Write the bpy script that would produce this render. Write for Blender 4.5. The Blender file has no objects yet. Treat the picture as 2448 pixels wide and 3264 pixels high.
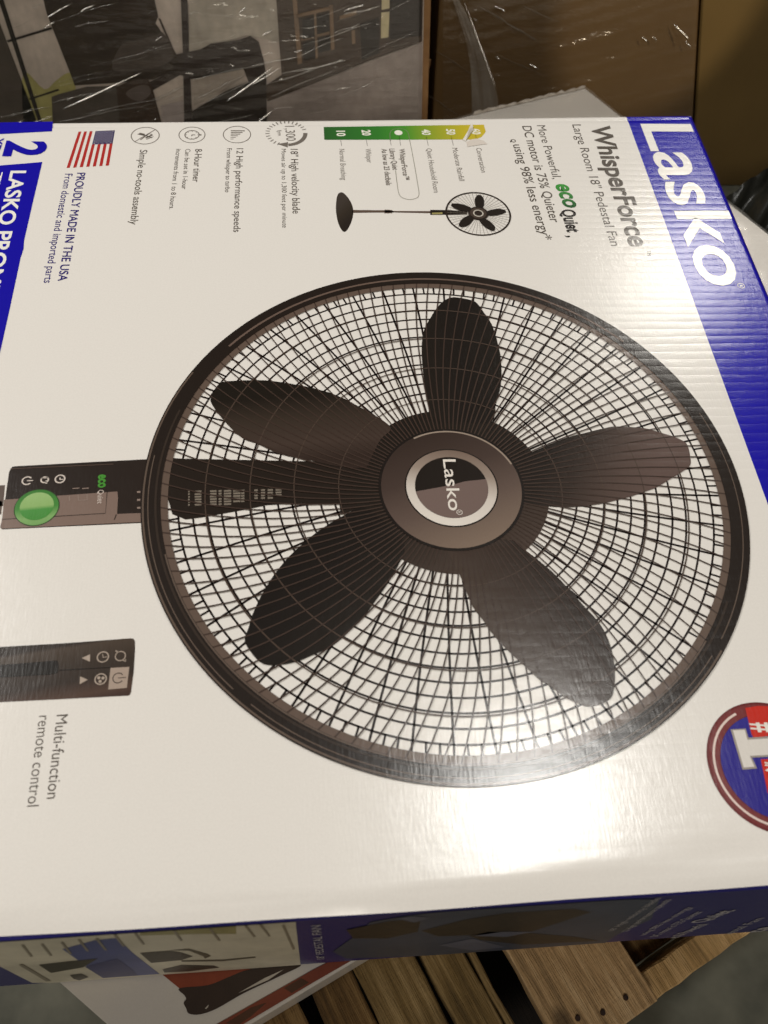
import bpy, bmesh, math, random
from mathutils import Vector, Matrix, noise as mnoise
random.seed(7)
S = bpy.context.scene

# ------------------------------------------------------------------ camera
F, H = 2750.0, 0.40                        # focal length in photo pixels, camera height above the box face
R = [[0.06921529829696274, 0.995985251511858, 0.05676813589086297],
     [0.844076731768274, -0.028137579037029944, -0.5354836575781972],
     [-0.5317365074630964, 0.08498032370376046, -0.8426355269119339]]
CX, CY = 1224.0, 1632.0
def cam_dir(r):                            # camera axis row -> world (X right, Y away, Z up)
    return Vector((r[1], -r[0], r[2]))
cd = bpy.data.cameras.new('camera'); cam = bpy.data.objects.new('camera', cd)
S.collection.objects.link(cam); S.camera = cam
ax, ay, az = cam_dir(R[0]), -cam_dir(R[1]), -cam_dir(R[2])
cam.matrix_world = Matrix(((ax.x, ay.x, az.x, 0), (ax.y, ay.y, az.y, 0), (ax.z, ay.z, az.z, H), (0, 0, 0, 1)))
cd.sensor_fit = 'VERTICAL'; cd.sensor_height = 36.0; cd.lens = F / 3264 * 36.0
cd.clip_start = 0.01; cd.clip_end = 60
cd.dof.use_dof = True; cd.dof.focus_distance = 0.57; cd.dof.aperture_fstop = 12.0

# ------------------------------------------------------------------ world, lamps, exposure
W = bpy.data.worlds.new('World'); S.world = W; W.use_nodes = True
W.node_tree.nodes['Background'].inputs[0].default_value = (1.0, 0.90, 0.78, 1)
W.node_tree.nodes['Background'].inputs[1].default_value = 0.06
def area(name, loc, target, size, power, col, sy=None):
    l = bpy.data.lights.new(name, 'AREA'); l.energy = power; l.color = col
    l.shape = 'RECTANGLE'; l.size = size; l.size_y = sy or size
    o = bpy.data.objects.new(name, l); S.collection.objects.link(o); o.location = loc
    o.rotation_euler = (Vector(target) - Vector(loc)).to_track_quat('-Z', 'Y').to_euler()
    return o
area('ceiling_lamp_near', (0.70, 0.68, 2.5), (0.10, 0.1, 0), 0.36, 20, (1.0, 0.98, 0.93), 0.40)
area('ceiling_lamp_far', (1.97, 3.32, 2.6), (0.2, 0.4, 0), 0.5, 17, (1.0, 0.96, 0.88), 0.36)
area('ceiling_lamp_left', (-1.75, 1.25, 2.1), (0.0, 0.3, 0), 0.8, 50, (1.0, 0.975, 0.935))
area('added_fill_lamp', (-0.2, -2.3, 2.5), (0.1, 0.6, -0.1), 0.9, 33, (1.0, 0.93, 0.82))  # unseen area lamp added behind the camera to brighten the upright faces
sp = bpy.data.lights.new('added_pool_spot', 'SPOT'); sp.energy = 95; sp.color = (1.0, 0.86, 0.66)  # unseen spot added to throw the round light pool on the brown cartons
sp.spot_size = math.radians(6.6); sp.spot_blend = 0.16; sp.shadow_soft_size = 0.02
so = bpy.data.objects.new('added_pool_spot', sp); S.collection.objects.link(so); so.location = (0.75, -0.55, 1.5)
so.rotation_euler = (Vector((0.455, 1.08, -0.115)) - Vector(so.location)).to_track_quat('-Z', 'Y').to_euler()
S.view_settings.view_transform = 'Standard'; S.view_settings.look = 'None'
S.view_settings.exposure = 0.0; S.view_settings.gamma = 1.0; S.view_settings.use_curve_mapping = False

# ------------------------------------------------------------------ placing helpers
def ray(p):
    a, b = (p[0] - CX) / F, (p[1] - CY) / F
    u = [a * R[0][i] + b * R[1][i] + R[2][i] for i in range(3)]
    return Vector((u[1], -u[0], u[2]))
def top(p, z=0.0):                         # point of the photo on the horizontal plane at z
    d = ray(p); t = (z - H) / d.z
    return Vector((d.x * t, d.y * t, z))
def wall(p, y):                            # point of the photo on the upright plane at y
    d = ray(p); t = y / d.y
    return Vector((d.x * t, y, H + d.z * t))

# ------------------------------------------------------------------ materials
def lin(c): return tuple(((v / 255) / 12.92 if v / 255 <= 0.04045 else ((v / 255 + 0.055) / 1.055) ** 2.4) for v in c)
def node(nt, kind, **kw):
    n = nt.nodes.new(kind)
    for k, v in kw.items():
        if isinstance(k, str) and k.startswith('i_'): n.inputs[k[2:]].default_value = v
        else: setattr(n, k, v)
    return n
def math_n(nt, op, a, b=None, c=None):
    n = nt.nodes.new('ShaderNodeMath'); n.operation = op
    for i, v in enumerate((a, b, c)):
        if v is None: continue
        if isinstance(v, (int, float)): n.inputs[i].default_value = v
        else: nt.links.new(v, n.inputs[i])
    return n.outputs[0]

# shared relief of the coated corrugated board: flute lines across the sheet plus a fine paper grain
G = bpy.data.node_groups.new('board_relief', 'ShaderNodeTree')
G.interface.new_socket('Normal', in_out='OUTPUT', socket_type='NodeSocketVector')
G.interface.new_socket('Mottle', in_out='OUTPUT', socket_type='NodeSocketFloat')
g_out = G.nodes.new('NodeGroupOutput'); tc = G.nodes.new('ShaderNodeTexCoord')
sx = G.nodes.new('ShaderNodeSeparateXYZ'); G.links.new(tc.outputs['Object'], sx.inputs[0])
def noise_n(nt, vec, scale, detail=2.0, stretch=(1, 1, 1)):
    mp = nt.nodes.new('ShaderNodeMapping'); mp.inputs['Scale'].default_value = stretch
    nt.links.new(vec, mp.inputs[0]); n = nt.nodes.new('ShaderNodeTexNoise')
    n.inputs['Scale'].default_value = scale; n.inputs['Detail'].default_value = detail
    nt.links.new(mp.outputs[0], n.inputs['Vector']); return n.outputs['Fac']
wob = noise_n(G, tc.outputs['Object'], 18, 2, (0.5, 1, 1))
yy = math_n(G, 'ADD', sx.outputs['Y'], math_n(G, 'MULTIPLY', wob, 0.004))
ph = math_n(G, 'MULTIPLY', yy, math.pi / 0.0066)
flute = math_n(G, 'POWER', math_n(G, 'ABSOLUTE', math_n(G, 'SINE', ph)), 0.6)
patch = noise_n(G, tc.outputs['Object'], 7, 2, (0.6, 1.6, 1))
flute = math_n(G, 'MULTIPLY', flute, math_n(G, 'MULTIPLY_ADD', patch, 1.5, -0.2))
zone = node(G, 'ShaderNodeMapRange', interpolation_type='SMOOTHSTEP'); G.links.new(sx.outputs['X'], zone.inputs[0])
for k_, v_ in ((1, 0.06), (2, 0.27), (3, 0.12), (4, 1.0)): zone.inputs[k_].default_value = v_
flute = math_n(G, 'MULTIPLY', flute, zone.outputs[0])
grain = noise_n(G, tc.outputs['Object'], 420, 3, (1.9, 0.32, 1))
dents = noise_n(G, tc.outputs['Object'], 70, 2, (1.0, 1.3, 1))
hgt = math_n(G, 'MULTIPLY', flute, 0.000085)
hgt = math_n(G, 'ADD', hgt, math_n(G, 'MULTIPLY', grain, 0.000052))
hgt = math_n(G, 'ADD', hgt, math_n(G, 'MULTIPLY', dents, 0.00012))
bp = G.nodes.new('ShaderNodeBump'); bp.inputs['Strength'].default_value = 1.0; bp.inputs['Distance'].default_value = 1.0
G.links.new(hgt, bp.inputs['Height']); G.links.new(bp.outputs[0], g_out.inputs[0])
G.links.new(noise_n(G, tc.outputs['Object'], 900, 2), g_out.inputs[1])

MATS = {}
def ink(rgb, rough=0.215, ramp=None, spec=0.6, mottle=0.0):
    """printed coated board; ramp = (point a, point b, [(t, rgb), ...]) prints a blended colour"""
    key = (rgb, rough, str(ramp), spec, mottle)
    if key in MATS: return MATS[key]
    m = bpy.data.materials.new('print'); m.use_nodes = True; nt = m.node_tree
    b = nt.nodes['Principled BSDF']; b.inputs['Roughness'].default_value = rough
    b.inputs['Specular IOR Level'].default_value = spec
    g = nt.nodes.new('ShaderNodeGroup'); g.node_tree = G
    nt.links.new(g.outputs[0], b.inputs['Normal'])
    hv = node(nt, 'ShaderNodeHueSaturation'); hv.inputs['Color'].default_value = (*lin(rgb or (0, 0, 0)), 1)
    if ramp:
        a, c, st = ramp; d = c - a; L = d.length_squared
        t = node(nt, 'ShaderNodeTexCoord'); vm = node(nt, 'ShaderNodeVectorMath', operation='DOT_PRODUCT')
        vm.inputs[1].default_value = d / L; nt.links.new(t.outputs['Object'], vm.inputs[0])
        f = math_n(nt, 'SUBTRACT', vm.outputs['Value'], a.dot(d) / L)
        cr = node(nt, 'ShaderNodeValToRGB'); nt.links.new(f, cr.inputs[0])
        e = cr.color_ramp.elements
        while len(e) < len(st): e.new(0.5)
        for k, (p, col) in enumerate(st): e[k].position = p; e[k].color = (*lin(col), 1)
        nt.links.new(cr.outputs[0], hv.inputs['Color'])
    val = math_n(nt, 'MULTIPLY_ADD', g.outputs[1], 0.10, 0.95)
    if mottle:
        t2 = node(nt, 'ShaderNodeTexCoord'); n1 = noise_n(nt, t2.outputs['Object'], 16, 5, (1, 1, 1.4)); n2 = noise_n(nt, t2.outputs['Object'], 70, 3, (1.6, 1, .8))
        val = math_n(nt, 'MULTIPLY', val, math_n(nt, 'MULTIPLY_ADD', n1, mottle * 2.2, 1 - mottle * 1.1))
        val = math_n(nt, 'MULTIPLY', val, math_n(nt, 'MULTIPLY_ADD', n2, mottle * 1.2, 1 - mottle * .6))
    nt.links.new(val, hv.inputs['Value'])
    nt.links.new(hv.outputs[0], b.inputs['Base Color'])
    MATS[key] = m; return m
def rough_mat(name, a, b_, scale=30, stretch=(1, 1, 1), rough=0.8, bump=0.0, detail=6):
    m = bpy.data.materials.new(name); m.use_nodes = True; nt = m.node_tree; b = nt.nodes['Principled BSDF']
    t = node(nt, 'ShaderNodeTexCoord'); n = noise_n(nt, t.outputs['Object'], scale, detail, stretch)
    cr = node(nt, 'ShaderNodeValToRGB'); nt.links.new(n, cr.inputs[0])
    cr.color_ramp.elements[0].position = 0.3; cr.color_ramp.elements[1].position = 0.7
    cr.color_ramp.elements[0].color = (*lin(a), 1); cr.color_ramp.elements[1].color = (*lin(b_), 1)
    nt.links.new(cr.outputs[0], b.inputs['Base Color']); b.inputs['Roughness'].default_value = rough
    if bump:
        k = node(nt, 'ShaderNodeBump'); k.inputs['Distance'].default_value = bump; nt.links.new(n, k.inputs['Height'])
        nt.links.new(k.outputs[0], b.inputs['Normal'])
    return m
def film_mat(name, glint=0.16, rough=0.12, tint=(1, 0.97, 0.9), haze=0.05, bump=0.004):
    m = bpy.data.materials.new(name); m.use_nodes = True; nt = m.node_tree; nt.nodes.clear()
    out = node(nt, 'ShaderNodeOutputMaterial'); tr = node(nt, 'ShaderNodeBsdfTransparent')
    gl = node(nt, 'ShaderNodeBsdfGlossy'); gl.inputs['Roughness'].default_value = rough; gl.inputs['Color'].default_value = (*tint, 1)
    df = node(nt, 'ShaderNodeBsdfDiffuse'); df.inputs['Color'].default_value = (*tint, 1)
    t = node(nt, 'ShaderNodeTexCoord'); n = noise_n(nt, t.outputs['Object'], 60, 4, (0.35, 1, 1.6))
    k = node(nt, 'ShaderNodeBump'); k.inputs['Distance'].default_value = bump; nt.links.new(n, k.inputs['Height'])
    nt.links.new(k.outputs[0], gl.inputs['Normal'])
    m1 = node(nt, 'ShaderNodeMixShader'); m1.inputs[0].default_value = haze
    nt.links.new(tr.outputs[0], m1.inputs[1]); nt.links.new(df.outputs[0], m1.inputs[2])
    m2 = node(nt, 'ShaderNodeMixShader'); m2.inputs[0].default_value = glint
    nt.links.new(m1.outputs[0], m2.inputs[1]); nt.links.new(gl.outputs[0], m2.inputs[2])
    nt.links.new(m2.outputs[0], out.inputs[0]); return m

WHITE = (226, 221, 214); BLUE = (16, 6, 158); GREY = (86, 78, 70); NAVY = (44, 34, 110)
M_white = ink(WHITE); M_blue = ink(BLUE)
M_card = rough_mat('raw_cardboard', (120, 88, 52), (136, 102, 64), 40, (1, 1, 6), 0.75)

# ------------------------------------------------------------------ object helpers
COL = S.collection
def empty(name, loc, label, cat, group=None):
    o = bpy.data.objects.new(name, None); COL.objects.link(o); o.location = loc; o.empty_display_size = 0.05
    o['label'] = label; o['category'] = cat
    if group: o['group'] = group
    return o
def link(name, me, mats, parent=None, label=None):
    o = bpy.data.objects.new(name, me); COL.objects.link(o)
    for m in (mats if isinstance(mats, (list, tuple)) else [mats]): me.materials.append(m)
    if parent:
        o.parent = parent; o.matrix_parent_inverse = PINV.get(root_of(parent), Matrix())
        if parent.type == 'MESH': o.matrix_parent_inverse = Matrix()
    if label: o['label'] = label
    return o
PINV = {}
def root_of(o):
    while o.parent: o = o.parent
    return o.name
def base(e):                                # geometry is written in world coordinates under its thing
    PINV[e.name] = Matrix.Translation(e.location).inverted(); return e
def tag(o, label, cat, group=None):
    o['label'] = label; o['category'] = cat
    if group: o['group'] = group
    return o
class Sheet:
    """flat print collected as polygons on the box face (or another plane through a mapping)"""
    def __init__(s, lvl=1, fmap=None): s.v, s.f, s.mi, s.z, s.map = [], [], [], lvl * 0.00009, fmap
    def poly(s, pts, mi=0):
        i = len(s.v); s.v += [tuple(p) for p in pts]; s.f.append(list(range(i, i + len(pts)))); s.mi.append(mi)
    def pp(s, px, mi=0):                    # polygon given by photo points on the plane of the print
        s.poly([(top(p).x, top(p).y) if not s.map else s.map(p) for p in px], mi)
    def line(s, pts, w, mi=0, closed=False):
        n = len(pts); L = []; Rr = []
        for i in range(n):
            a = Vector(pts[i - 1] if (i or closed) else pts[0]); b = Vector(pts[(i + 1) % n] if (i < n - 1 or closed) else pts[-1])
            t = (b - a); t = t.normalized() if t.length else Vector((1, 0)); nn = Vector((-t.y, t.x)) * w / 2
            p = Vector(pts[i]); L.append(p + nn); Rr.append(p - nn)
        k = len(s.v); s.v += [tuple(q) for q in L] + [tuple(q) for q in Rr]
        for i in range(n if closed else n - 1):
            j = (i + 1) % n; s.f.append([k + i, k + n + i, k + n + j, k + j]); s.mi.append(mi)
    def ring(s, c, r0, r1, mi=0, n=96, a0=0.0, a1=360.0):
        k = len(s.v); full = abs(a1 - a0) >= 360; m = n if full else n + 1
        for i in range(m):
            a = math.radians(a0 + (a1 - a0) * i / n)
            for r in (r0, r1): s.v.append((c[0] + r * math.cos(a), c[1] + r * math.sin(a)))
        for i in range(n):
            j = (i + 1) % m; s.f.append([k + 2 * i, k + 2 * i + 1, k + 2 * j + 1, k + 2 * j]); s.mi.append(mi)
    def disc(s, c, r, mi=0, n=72, sy=1.0):
        s.poly([(c[0] + r * math.cos(2 * math.pi * i / n), c[1] + r * sy * math.sin(2 * math.pi * i / n)) for i in range(n)], mi)
    def text(s, body, p0, p1, pt, bold=0.0, mi=0, shear=0.0):
        """lettering: baseline from photo point p0 to p1, capitals as tall as p0 -> pt"""
        a, b, c = ([Vector(s.map(q)) for q in (p0, p1, pt)] if s.map else [top(q).xy for q in (p0, p1, pt)])
        t = (b - a); L = t.length; t.normalize(); up = Vector((-t.y, t.x)); hh = abs((c - a).dot(up))
        vs, fs = glyphs(body, bold)
        x0 = min(v[0] for v in vs); x1 = max(v[0] for v in vs); k = len(s.v)
        for v in vs:
            x = (v[0] - x0) / (x1 - x0) * L; y = v[1] / 0.682 * hh
            q = a + t * (x + shear * y) + up * y; s.v.append((q.x, q.y))
        for f in fs: s.f.append([k + i for i in f]); s.mi.append(mi)
    def make(s, name, mats, parent, label=None, place=None):
        me = bpy.data.meshes.new(name)
        place = place or (lambda x, y, z: (x, y, z))
        me.from_pydata([place(x, y, s.z) for x, y in s.v], [], s.f)
        o = link(name, me, mats, parent, label)
        for p, i in zip(me.polygons, s.mi): p.material_index = i
        bm = bmesh.new(); bm.from_mesh(me); bmesh.ops.recalc_face_normals(bm, faces=bm.faces)
        bmesh.ops.triangulate(bm, faces=[f for f in bm.faces if len(f.verts) > 4])
        bm.normal_update()
        ref = Vector((0, -1, 0)) if s.map else Vector((0, 0, 1))
        bmesh.ops.reverse_faces(bm, faces=[f for f in bm.faces if f.normal.dot(ref) < 0])
        bm.to_mesh(me); bm.free(); return o
GL = {}
def glyphs(body, bold):
    if (body, bold) in GL: return GL[(body, bold)]
    cu = bpy.data.curves.new('tmp', 'FONT'); cu.body = body; cu.offset = bold; cu.resolution_u = 4; cu.fill_mode = 'FRONT'
    ob = bpy.data.objects.new('tmp', cu); COL.objects.link(ob)
    dg = bpy.context.evaluated_depsgraph_get(); ev = ob.evaluated_get(dg); me = ev.to_mesh()
    r = ([tuple(v.co[:2]) for v in me.vertices], [list(p.vertices) for p in me.polygons])
    ev.to_mesh_clear(); bpy.data.objects.remove(ob); bpy.data.curves.remove(cu); GL[(body, bold)] = r; return r
def box_bm(bm, lo, hi):
    v = [bm.verts.new((x, y, z)) for x in (lo[0], hi[0]) for y in (lo[1], hi[1]) for z in (lo[2], hi[2])]
    for f in ((0, 1, 3, 2), (4, 6, 7, 5), (0, 4, 5, 1), (2, 3, 7, 6), (0, 2, 6, 4), (1, 5, 7, 3)): bm.faces.new([v[i] for i in f])
def from_bm(name, bm, mats, parent=None, label=None, smooth=False):
    bmesh.ops.recalc_face_normals(bm, faces=bm.faces)
    me = bpy.data.meshes.new(name); bm.to_mesh(me); bm.free()
    if smooth:
        for p in me.polygons: p.use_smooth = True
    return link(name, me, mats, parent, label)
def prism(name, pts, vec, mats, parent=None, label=None, bevel=0.0):
    bm = bmesh.new(); a = [bm.verts.new(p) for p in pts]; b = [bm.verts.new(Vector(p) + Vector(vec)) for p in pts]
    bm.faces.new(a); bm.faces.new(b[::-1]); n = len(a)
    for i in range(n): bm.faces.new((a[i], b[i], b[(i + 1) % n], a[(i + 1) % n]))
    if bevel: bmesh.ops.bevel(bm, geom=bm.edges[:], offset=bevel, segments=2, affect='EDGES')
    return from_bm(name, bm, mats, parent, label)
def catmull(pts, n=6, closed=True):
    out = []; m = len(pts)
    for i in range(m if closed else m - 1):
        p0, p1, p2, p3 = [Vector(pts[(i + k) % m] if closed else pts[max(0, min(m - 1, i + k))]) for k in (-1, 0, 1, 2)]
        for j in range(n):
            t = j / n
            out.append(0.5 * (2 * p1 + (p2 - p0) * t + (2 * p0 - 5 * p1 + 4 * p2 - p3) * t * t + (3 * p1 - p0 - 3 * p2 + p3) * t ** 3))
    return out
def crop(x0, y0, s, pts): return [(x0 + x / s, y0 + y / s) for x, y in pts]

# ------------------------------------------------------------------ floor
FZ = -0.41
bm = bmesh.new(); bmesh.ops.create_grid(bm, x_segments=2, y_segments=2, size=6)
bmesh.ops.translate(bm, vec=(0, 2, FZ), verts=bm.verts)
M_floor = rough_mat('concrete', (66, 66, 56), (104, 102, 88), 22, (1, 1, 1), 0.75, 0.002, 10)
fl = from_bm('concrete_floor', bm, M_floor); fl['kind'] = 'structure'; fl['label'] = 'worn grey concrete warehouse floor'

# ------------------------------------------------------------------ the fan carton
BZ = -0.2
fan = base(empty('fan_box', (0.0, 0.33, BZ), 'large white and blue printed carton showing a big black pedestal fan', 'box'))
TR, BR, BL, TL = Vector((0.3160, 0.6247)), Vector((0.3146, 0.0517)), Vector((-0.30, 0.0521)), Vector((-0.30, 0.6030))
def face_h(s, t):                           # relief of the top sheet: rounded score lines on the rim, a shallow crease behind them
    ds = min(s, 1 - s) * 0.61; dt = min(t, 1 - t) * 0.56; h = 0.0
    wt = (0.0105 + 0.0016 * math.sin(s * 19 + 1) + 0.0009 * math.sin(s * 47)) if t < .5 else 0.0060 + 0.0006 * math.sin(s * 13)
    if ds < 0.0045: h -= 0.0026 * (1 - ds / 0.0045) ** 2
    if dt < wt: h -= 0.0027 * (1 - dt / wt) ** (1.25 if t < .5 else 1.7)
    h -= 0.0006 * (1 if t > .5 else 0.3) * math.exp(-((dt - 0.0078) / 0.0016) ** 2) * (0.6 + 0.4 * math.sin(s * 17 + t * 5))
    h += 0.0010 * math.exp(-((t - 0.022) / 0.010) ** 2) * (math.exp(-((s - 0.79) / 0.05) ** 2) + 0.5 * math.exp(-((s - 0.35) / 0.09) ** 2)) * (-1)
    return h
def quad_pt(s, t):                          # s along X (0 left), t from near edge (0) to far edge (1)
    a = BL.lerp(BR, s); b = TL.lerp(TR, s); p = a.lerp(b, t)
    p.y += (0.0004 * math.sin(s * 9) + 0.0002 * math.sin(s * 31)) * (1 - t) - 0.0012 * math.sin(s * math.pi) * t
    return p
def knots(n, e):                            # dense towards both rims
    r = [0, .001, .002, .003, .0045, .006, .0075, .009, .0105, .012, .0135, .015, .018, .022, .028, .036, .046, .06]
    r = r + [.06 + (1 - .12) * i / n for i in range(1, n)] + [1 - q for q in r[::-1]]; return r
ks, kt = knots(60, 0), knots(30, 0)
def band_sheet():
    bm = bmesh.new(); g = []
    for s in ks:
        row = []
        for t in kt:
            p = quad_pt(s, t); row.append(bm.verts.new((p.x, p.y, face_h(s, t))))
        g.append(row)
    for i in range(len(ks) - 1):
        for j in range(len(kt) - 1): bm.faces.new((g[i][j], g[i + 1][j], g[i + 1][j + 1], g[i][j + 1]))
    return bm
def cut(bm, a, b, keep):                    # keep the side of the photo line a-b that holds point keep
    a, b, k = top(a), top(b), top(keep); d = b - a; n = Vector((-d.y, d.x, 0))
    if n.dot(k - a) < 0: n = -n
    bmesh.ops.bisect_plane(bm, geom=bm.verts[:] + bm.edges[:] + bm.faces[:], plane_co=a, plane_no=-n, clear_outer=True)
L1, L2 = (1992.6, 361), (2448, 1609)
bm = band_sheet(); cut(bm, L1, L2, (1200, 1500)); cut(bm, (152.6, 440), (0, 1125), (1200, 1500))
front = from_bm('front_panel', bm, M_white, fan, smooth=True)
bm = band_sheet(); cut(bm, L1, L2, (2448, 700)); logo = from_bm('logo_band', bm, M_blue, fan, smooth=True)
bm = band_sheet(); cut(bm, (152.6, 440), (0, 1125), (-200, 600)); wband = from_bm('warranty_band', bm, M_white, fan, smooth=True)

# warranty print at the left end
sh = Sheet(2)
sh.pp([(-330, 402), (-330, 448), (0, 428), (166, 419), (169, 388), (0, 391)])
kink = [(135, 517), (105, 645), (77, 768), (75.5, 793), (66, 822), (28, 1000), (0, 1125), (-60, 1395), (-900, 1500), (-500, 560), (0, 528)]
sh.pp(kink)
sh.make('blue_field', M_blue, wband)
sh = Sheet(3); sh.text('2', (27, 449), (13, 499), (118 + 30, 446), 0.035); sh.text('YEAR', (-16, 440), (-44, 520), (14, 438), 0.02)
sh.make('year_number', M_blue, wband)
sh = Sheet(3); sh.text('LASKO PROMISE', (36, 545), (-72, 990), (84, 541), 0.022)
sh.text('TRUSTED', (-14, 550), (-70, 770), (9, 549), 0.015)
sh.make('promise_lettering', ink((236, 232, 224)), wband)
# big logo
sh = Sheet(2); sh.text('Lasko', (2043, 395), (2244, 912), (2198, 396), 0.012)
sh.make('lettering', ink((236, 232, 224)), logo)
sh = Sheet(2); q = top((2362, 911)).xy; sh.ring(q, 0.0021, 0.0026, n=24); sh.text('R', (2357, 908), (2358, 915), (2366, 908), 0.02)
sh.make('registered_mark', ink((236, 232, 224)), logo)

# product name and slogan
M_grey = ink(GREY); M_lgrey = ink((112, 104, 96))
sh = Sheet(1); sh.text('WhisperForce', (1882.7, 400), (2008, 786), (1940, 397), 0.028); sh.make('product_name', M_grey, fan); sh = Sheet(1); sh.text('TM', (2062, 797), (2064, 815), (2073, 797))
sh.make('trade_mark', M_grey, fan)
sh = Sheet(1); sh.text('Large Room 18" Pedestal Fan', (1823.4, 397), (1947.6, 784), (1851, 396)); sh.make('product_description', M_grey, fan)
sh = Sheet(1); sh.text('More Powerful,', (1711, 399.7), (1763, 571), (1737, 398), 0.0)
sh.text('DC motor is 75% Quieter', (1664, 402), (1755, 709), (1692, 400), 0.006)
sh.text('using 98% less energy*', (1634.5, 461), (1728, 765), (1663, 459), 0.006)
sh.ring(top((1636, 449)).xy, 0.0012, 0.0020, n=20); sh.line([top((1630, 446)).xy, top((1627, 454)).xy], 0.0009)
slog = sh.make('slogan', M_grey, fan)
sh = Sheet(1); sh.text('eco', (1769, 586), (1801, 662), (1823, 582), 0.03, shear=0.15)
ec = sh.make('eco_word', ink(None, ramp=(top((1771, 586)), top((1805, 662)), [(0, (64, 150, 60)), (0.6, (50, 120, 52)), (1, (28, 80, 36))])), slog)
sh = Sheet(1); sh.text('Quiet', (1788, 668), (1809, 741), (1829, 664), 0.03); sh.text(',', (1808, 751), (1809, 757), (1850, 750), 0.02)
sh.make('quiet_word', ink((34, 28, 24)), slog)

# sound gauge
ga, gb = top((1033, 425)), top((1548, 422))
sh = Sheet(1); sh.pp([(1031.6, 405), (1160, 403.2), (1290, 401.2), (1420, 399.2), (1542, 397.7), (1548.5, 420), (1536, 436), (1517, 445), (1400, 445), (1290, 445.4), (1160, 445.8), (1033.8, 446)])
gauge = sh.make('sound_gauge', ink(None, ramp=(ga, gb, [(0, (44, 92, 42)), (0.33, (52, 120, 44)), (0.5, (72, 142, 46)), (0.68, (146, 158, 46)), (0.85, (186, 172, 46)), (1, (200, 176, 52))])), fan)
M_pale = ink((232, 230, 216))
sh = Sheet(2)
for b, x0, x1, yb in (('10', 1072.5, 1074.5, 417.5), ('20', 1153, 1155.5, 415), ('40', 1344, 1346.5, 413), ('50', 1422, 1425, 412), ('60', 1502, 1505.5, 411)):
    sh.text(b, (x0, yb), (x1, yb + 17.5), (x0 + 26, yb - 1), 0.03)
sh.disc(top((1270, 423.5)).xy, 0.0031, n=32); sh.make('gauge_numbers', M_pale, gauge)
for b, p0, p1, w in (('Normal Breathing', (1081, 475), (1088, 574), 0), ('Whisper', (1164.6, 474.5), (1170, 519), 0), ('WhisperForce™', (1272, 474.5), (1287, 574), .02),
                     ('Library Quiet', (1240.5, 474.5), (1252, 542), .02), ('As low as 23 decibels', (1216, 474.5), (1231, 591), .02),
                     ('Quiet Household Room', (1358.6, 473.6), (1383, 614), 0), ('Moderate Rainfall', (1441, 472), (1464, 577), 0), ('Conversation', (1517, 472), (1534, 550), 0)):
    sh = Sheet(1); sh.text(b, p0, p1, (p0[0] + 17, p0[1] - .6), w); sh.make('gauge_caption', M_lgrey, gauge)
sh = Sheet(1)
for a, b in (((1086, 447), (1089, 466)), ((1168, 447), (1171, 466)), ((1359, 436), (1365, 465)), ((1438, 435), (1445, 464)), ((1272, 432), (1277, 464)), ((1243, 446), (1247, 464)), ((1516, 430), (1518, 446))):
    sh = Sheet(1); sh.line([top(a).xy, top(b).xy], 0.00035); sh.make('gauge_tick', M_lgrey, gauge)

sh = Sheet(2)
c6 = lambda pts: [top(p).xy for p in crop(1000, 350, 2.37, pts)]
sh.line(catmull([tuple(v) for v in c6([(618, 460), (630, 560), (642, 630), (665, 662), (720, 679), (775, 668), (795, 640), (785, 560), (752, 370), (722, 215), (712, 175), (690, 152), (645, 142), (600, 150), (578, 172), (577, 215), (582, 240)])], 5, False), 0.0004)
sh.make('gauge_outline', ink((128, 124, 108)), gauge)
# torn corner of the gauge: a lifted scrap of paper
bm = bmesh.new(); tp = [top(p) for p in crop(1300, 350, 4.1475, [(845, 195), (862, 240), (850, 290), (760, 425), (725, 400), (790, 300), (828, 205)])]
lift = (0.0006, 0.0012, 0.0010, 0.0004, 0.0005, 0.0012, 0.0008)
vs = [bm.verts.new((p.x, p.y, l)) for p, l in zip(tp, lift)]; cv = bm.verts.new((sum(p.x for p in tp) / 7, sum(p.y for p in tp) / 7, 0.0026))
for i in range(7): bm.faces.new((vs[i], vs[(i + 1) % 7], cv))
from_bm('torn_scrap', bm, rough_mat('torn_paper', (206, 200, 190), (224, 218, 208), 200, rough=0.7), fan)
sh = Sheet(3); sh.pp(crop(1300, 350, 4.1475, [(770, 428), (850, 392), (905, 384), (1000, 410), (1050, 455), (930, 470), (790, 490)])); sh.make('torn_patch', ink((205, 195, 184), 0.7), fan)

# small fan drawing
DK = (46, 36, 30); M_dk = ink(DK); M_dk2 = ink((34, 27, 22)); M_br = ink((92, 76, 66))
sh = Sheet(1); b6 = lambda pts: crop(1000, 350, 2.37, pts)
sh.pp([tuple(p) for p in catmull(b6([(205, 624), (230, 632), (262, 668), (288, 715), (298, 760), (295, 810), (275, 870), (245, 917), (220, 918), (195, 880), (178, 830), (168, 760), (170, 690), (182, 640)]), 4)])
sfan = sh.make('small_fan_picture', ink(None, ramp=(top((1070, 660)), top((1128, 690)), [(0, (62, 54, 48)), (0.5, (52, 44, 36)), (1, (40, 33, 28))])), fan)
sh = Sheet(1); sh.pp(b6([(292, 757), (540, 760), (600, 765), (880, 766), (880, 782), (600, 776), (292, 779)]), 0); sh.pp(b6([(535, 755), (590, 757), (605, 770), (590, 782), (535, 783)]), 0)
sh.pp(b6([(880, 756), (1000, 758), (1160, 765), (1160, 792), (880, 795)]), 1); sh.make('small_pole', [M_br, M_dk2], sfan)
sh = Sheet(2); sh.pp(b6([(893, 778), (972, 776), (972, 790), (893, 792)])); sh.make('small_control', ink((150, 140, 88)), sfan)
sc = (top((1000 + 1240 / 2.37, 350 + 785 / 2.37)).xy + top((1522, 681)).xy) / 2; sr = 0.0245
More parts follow.
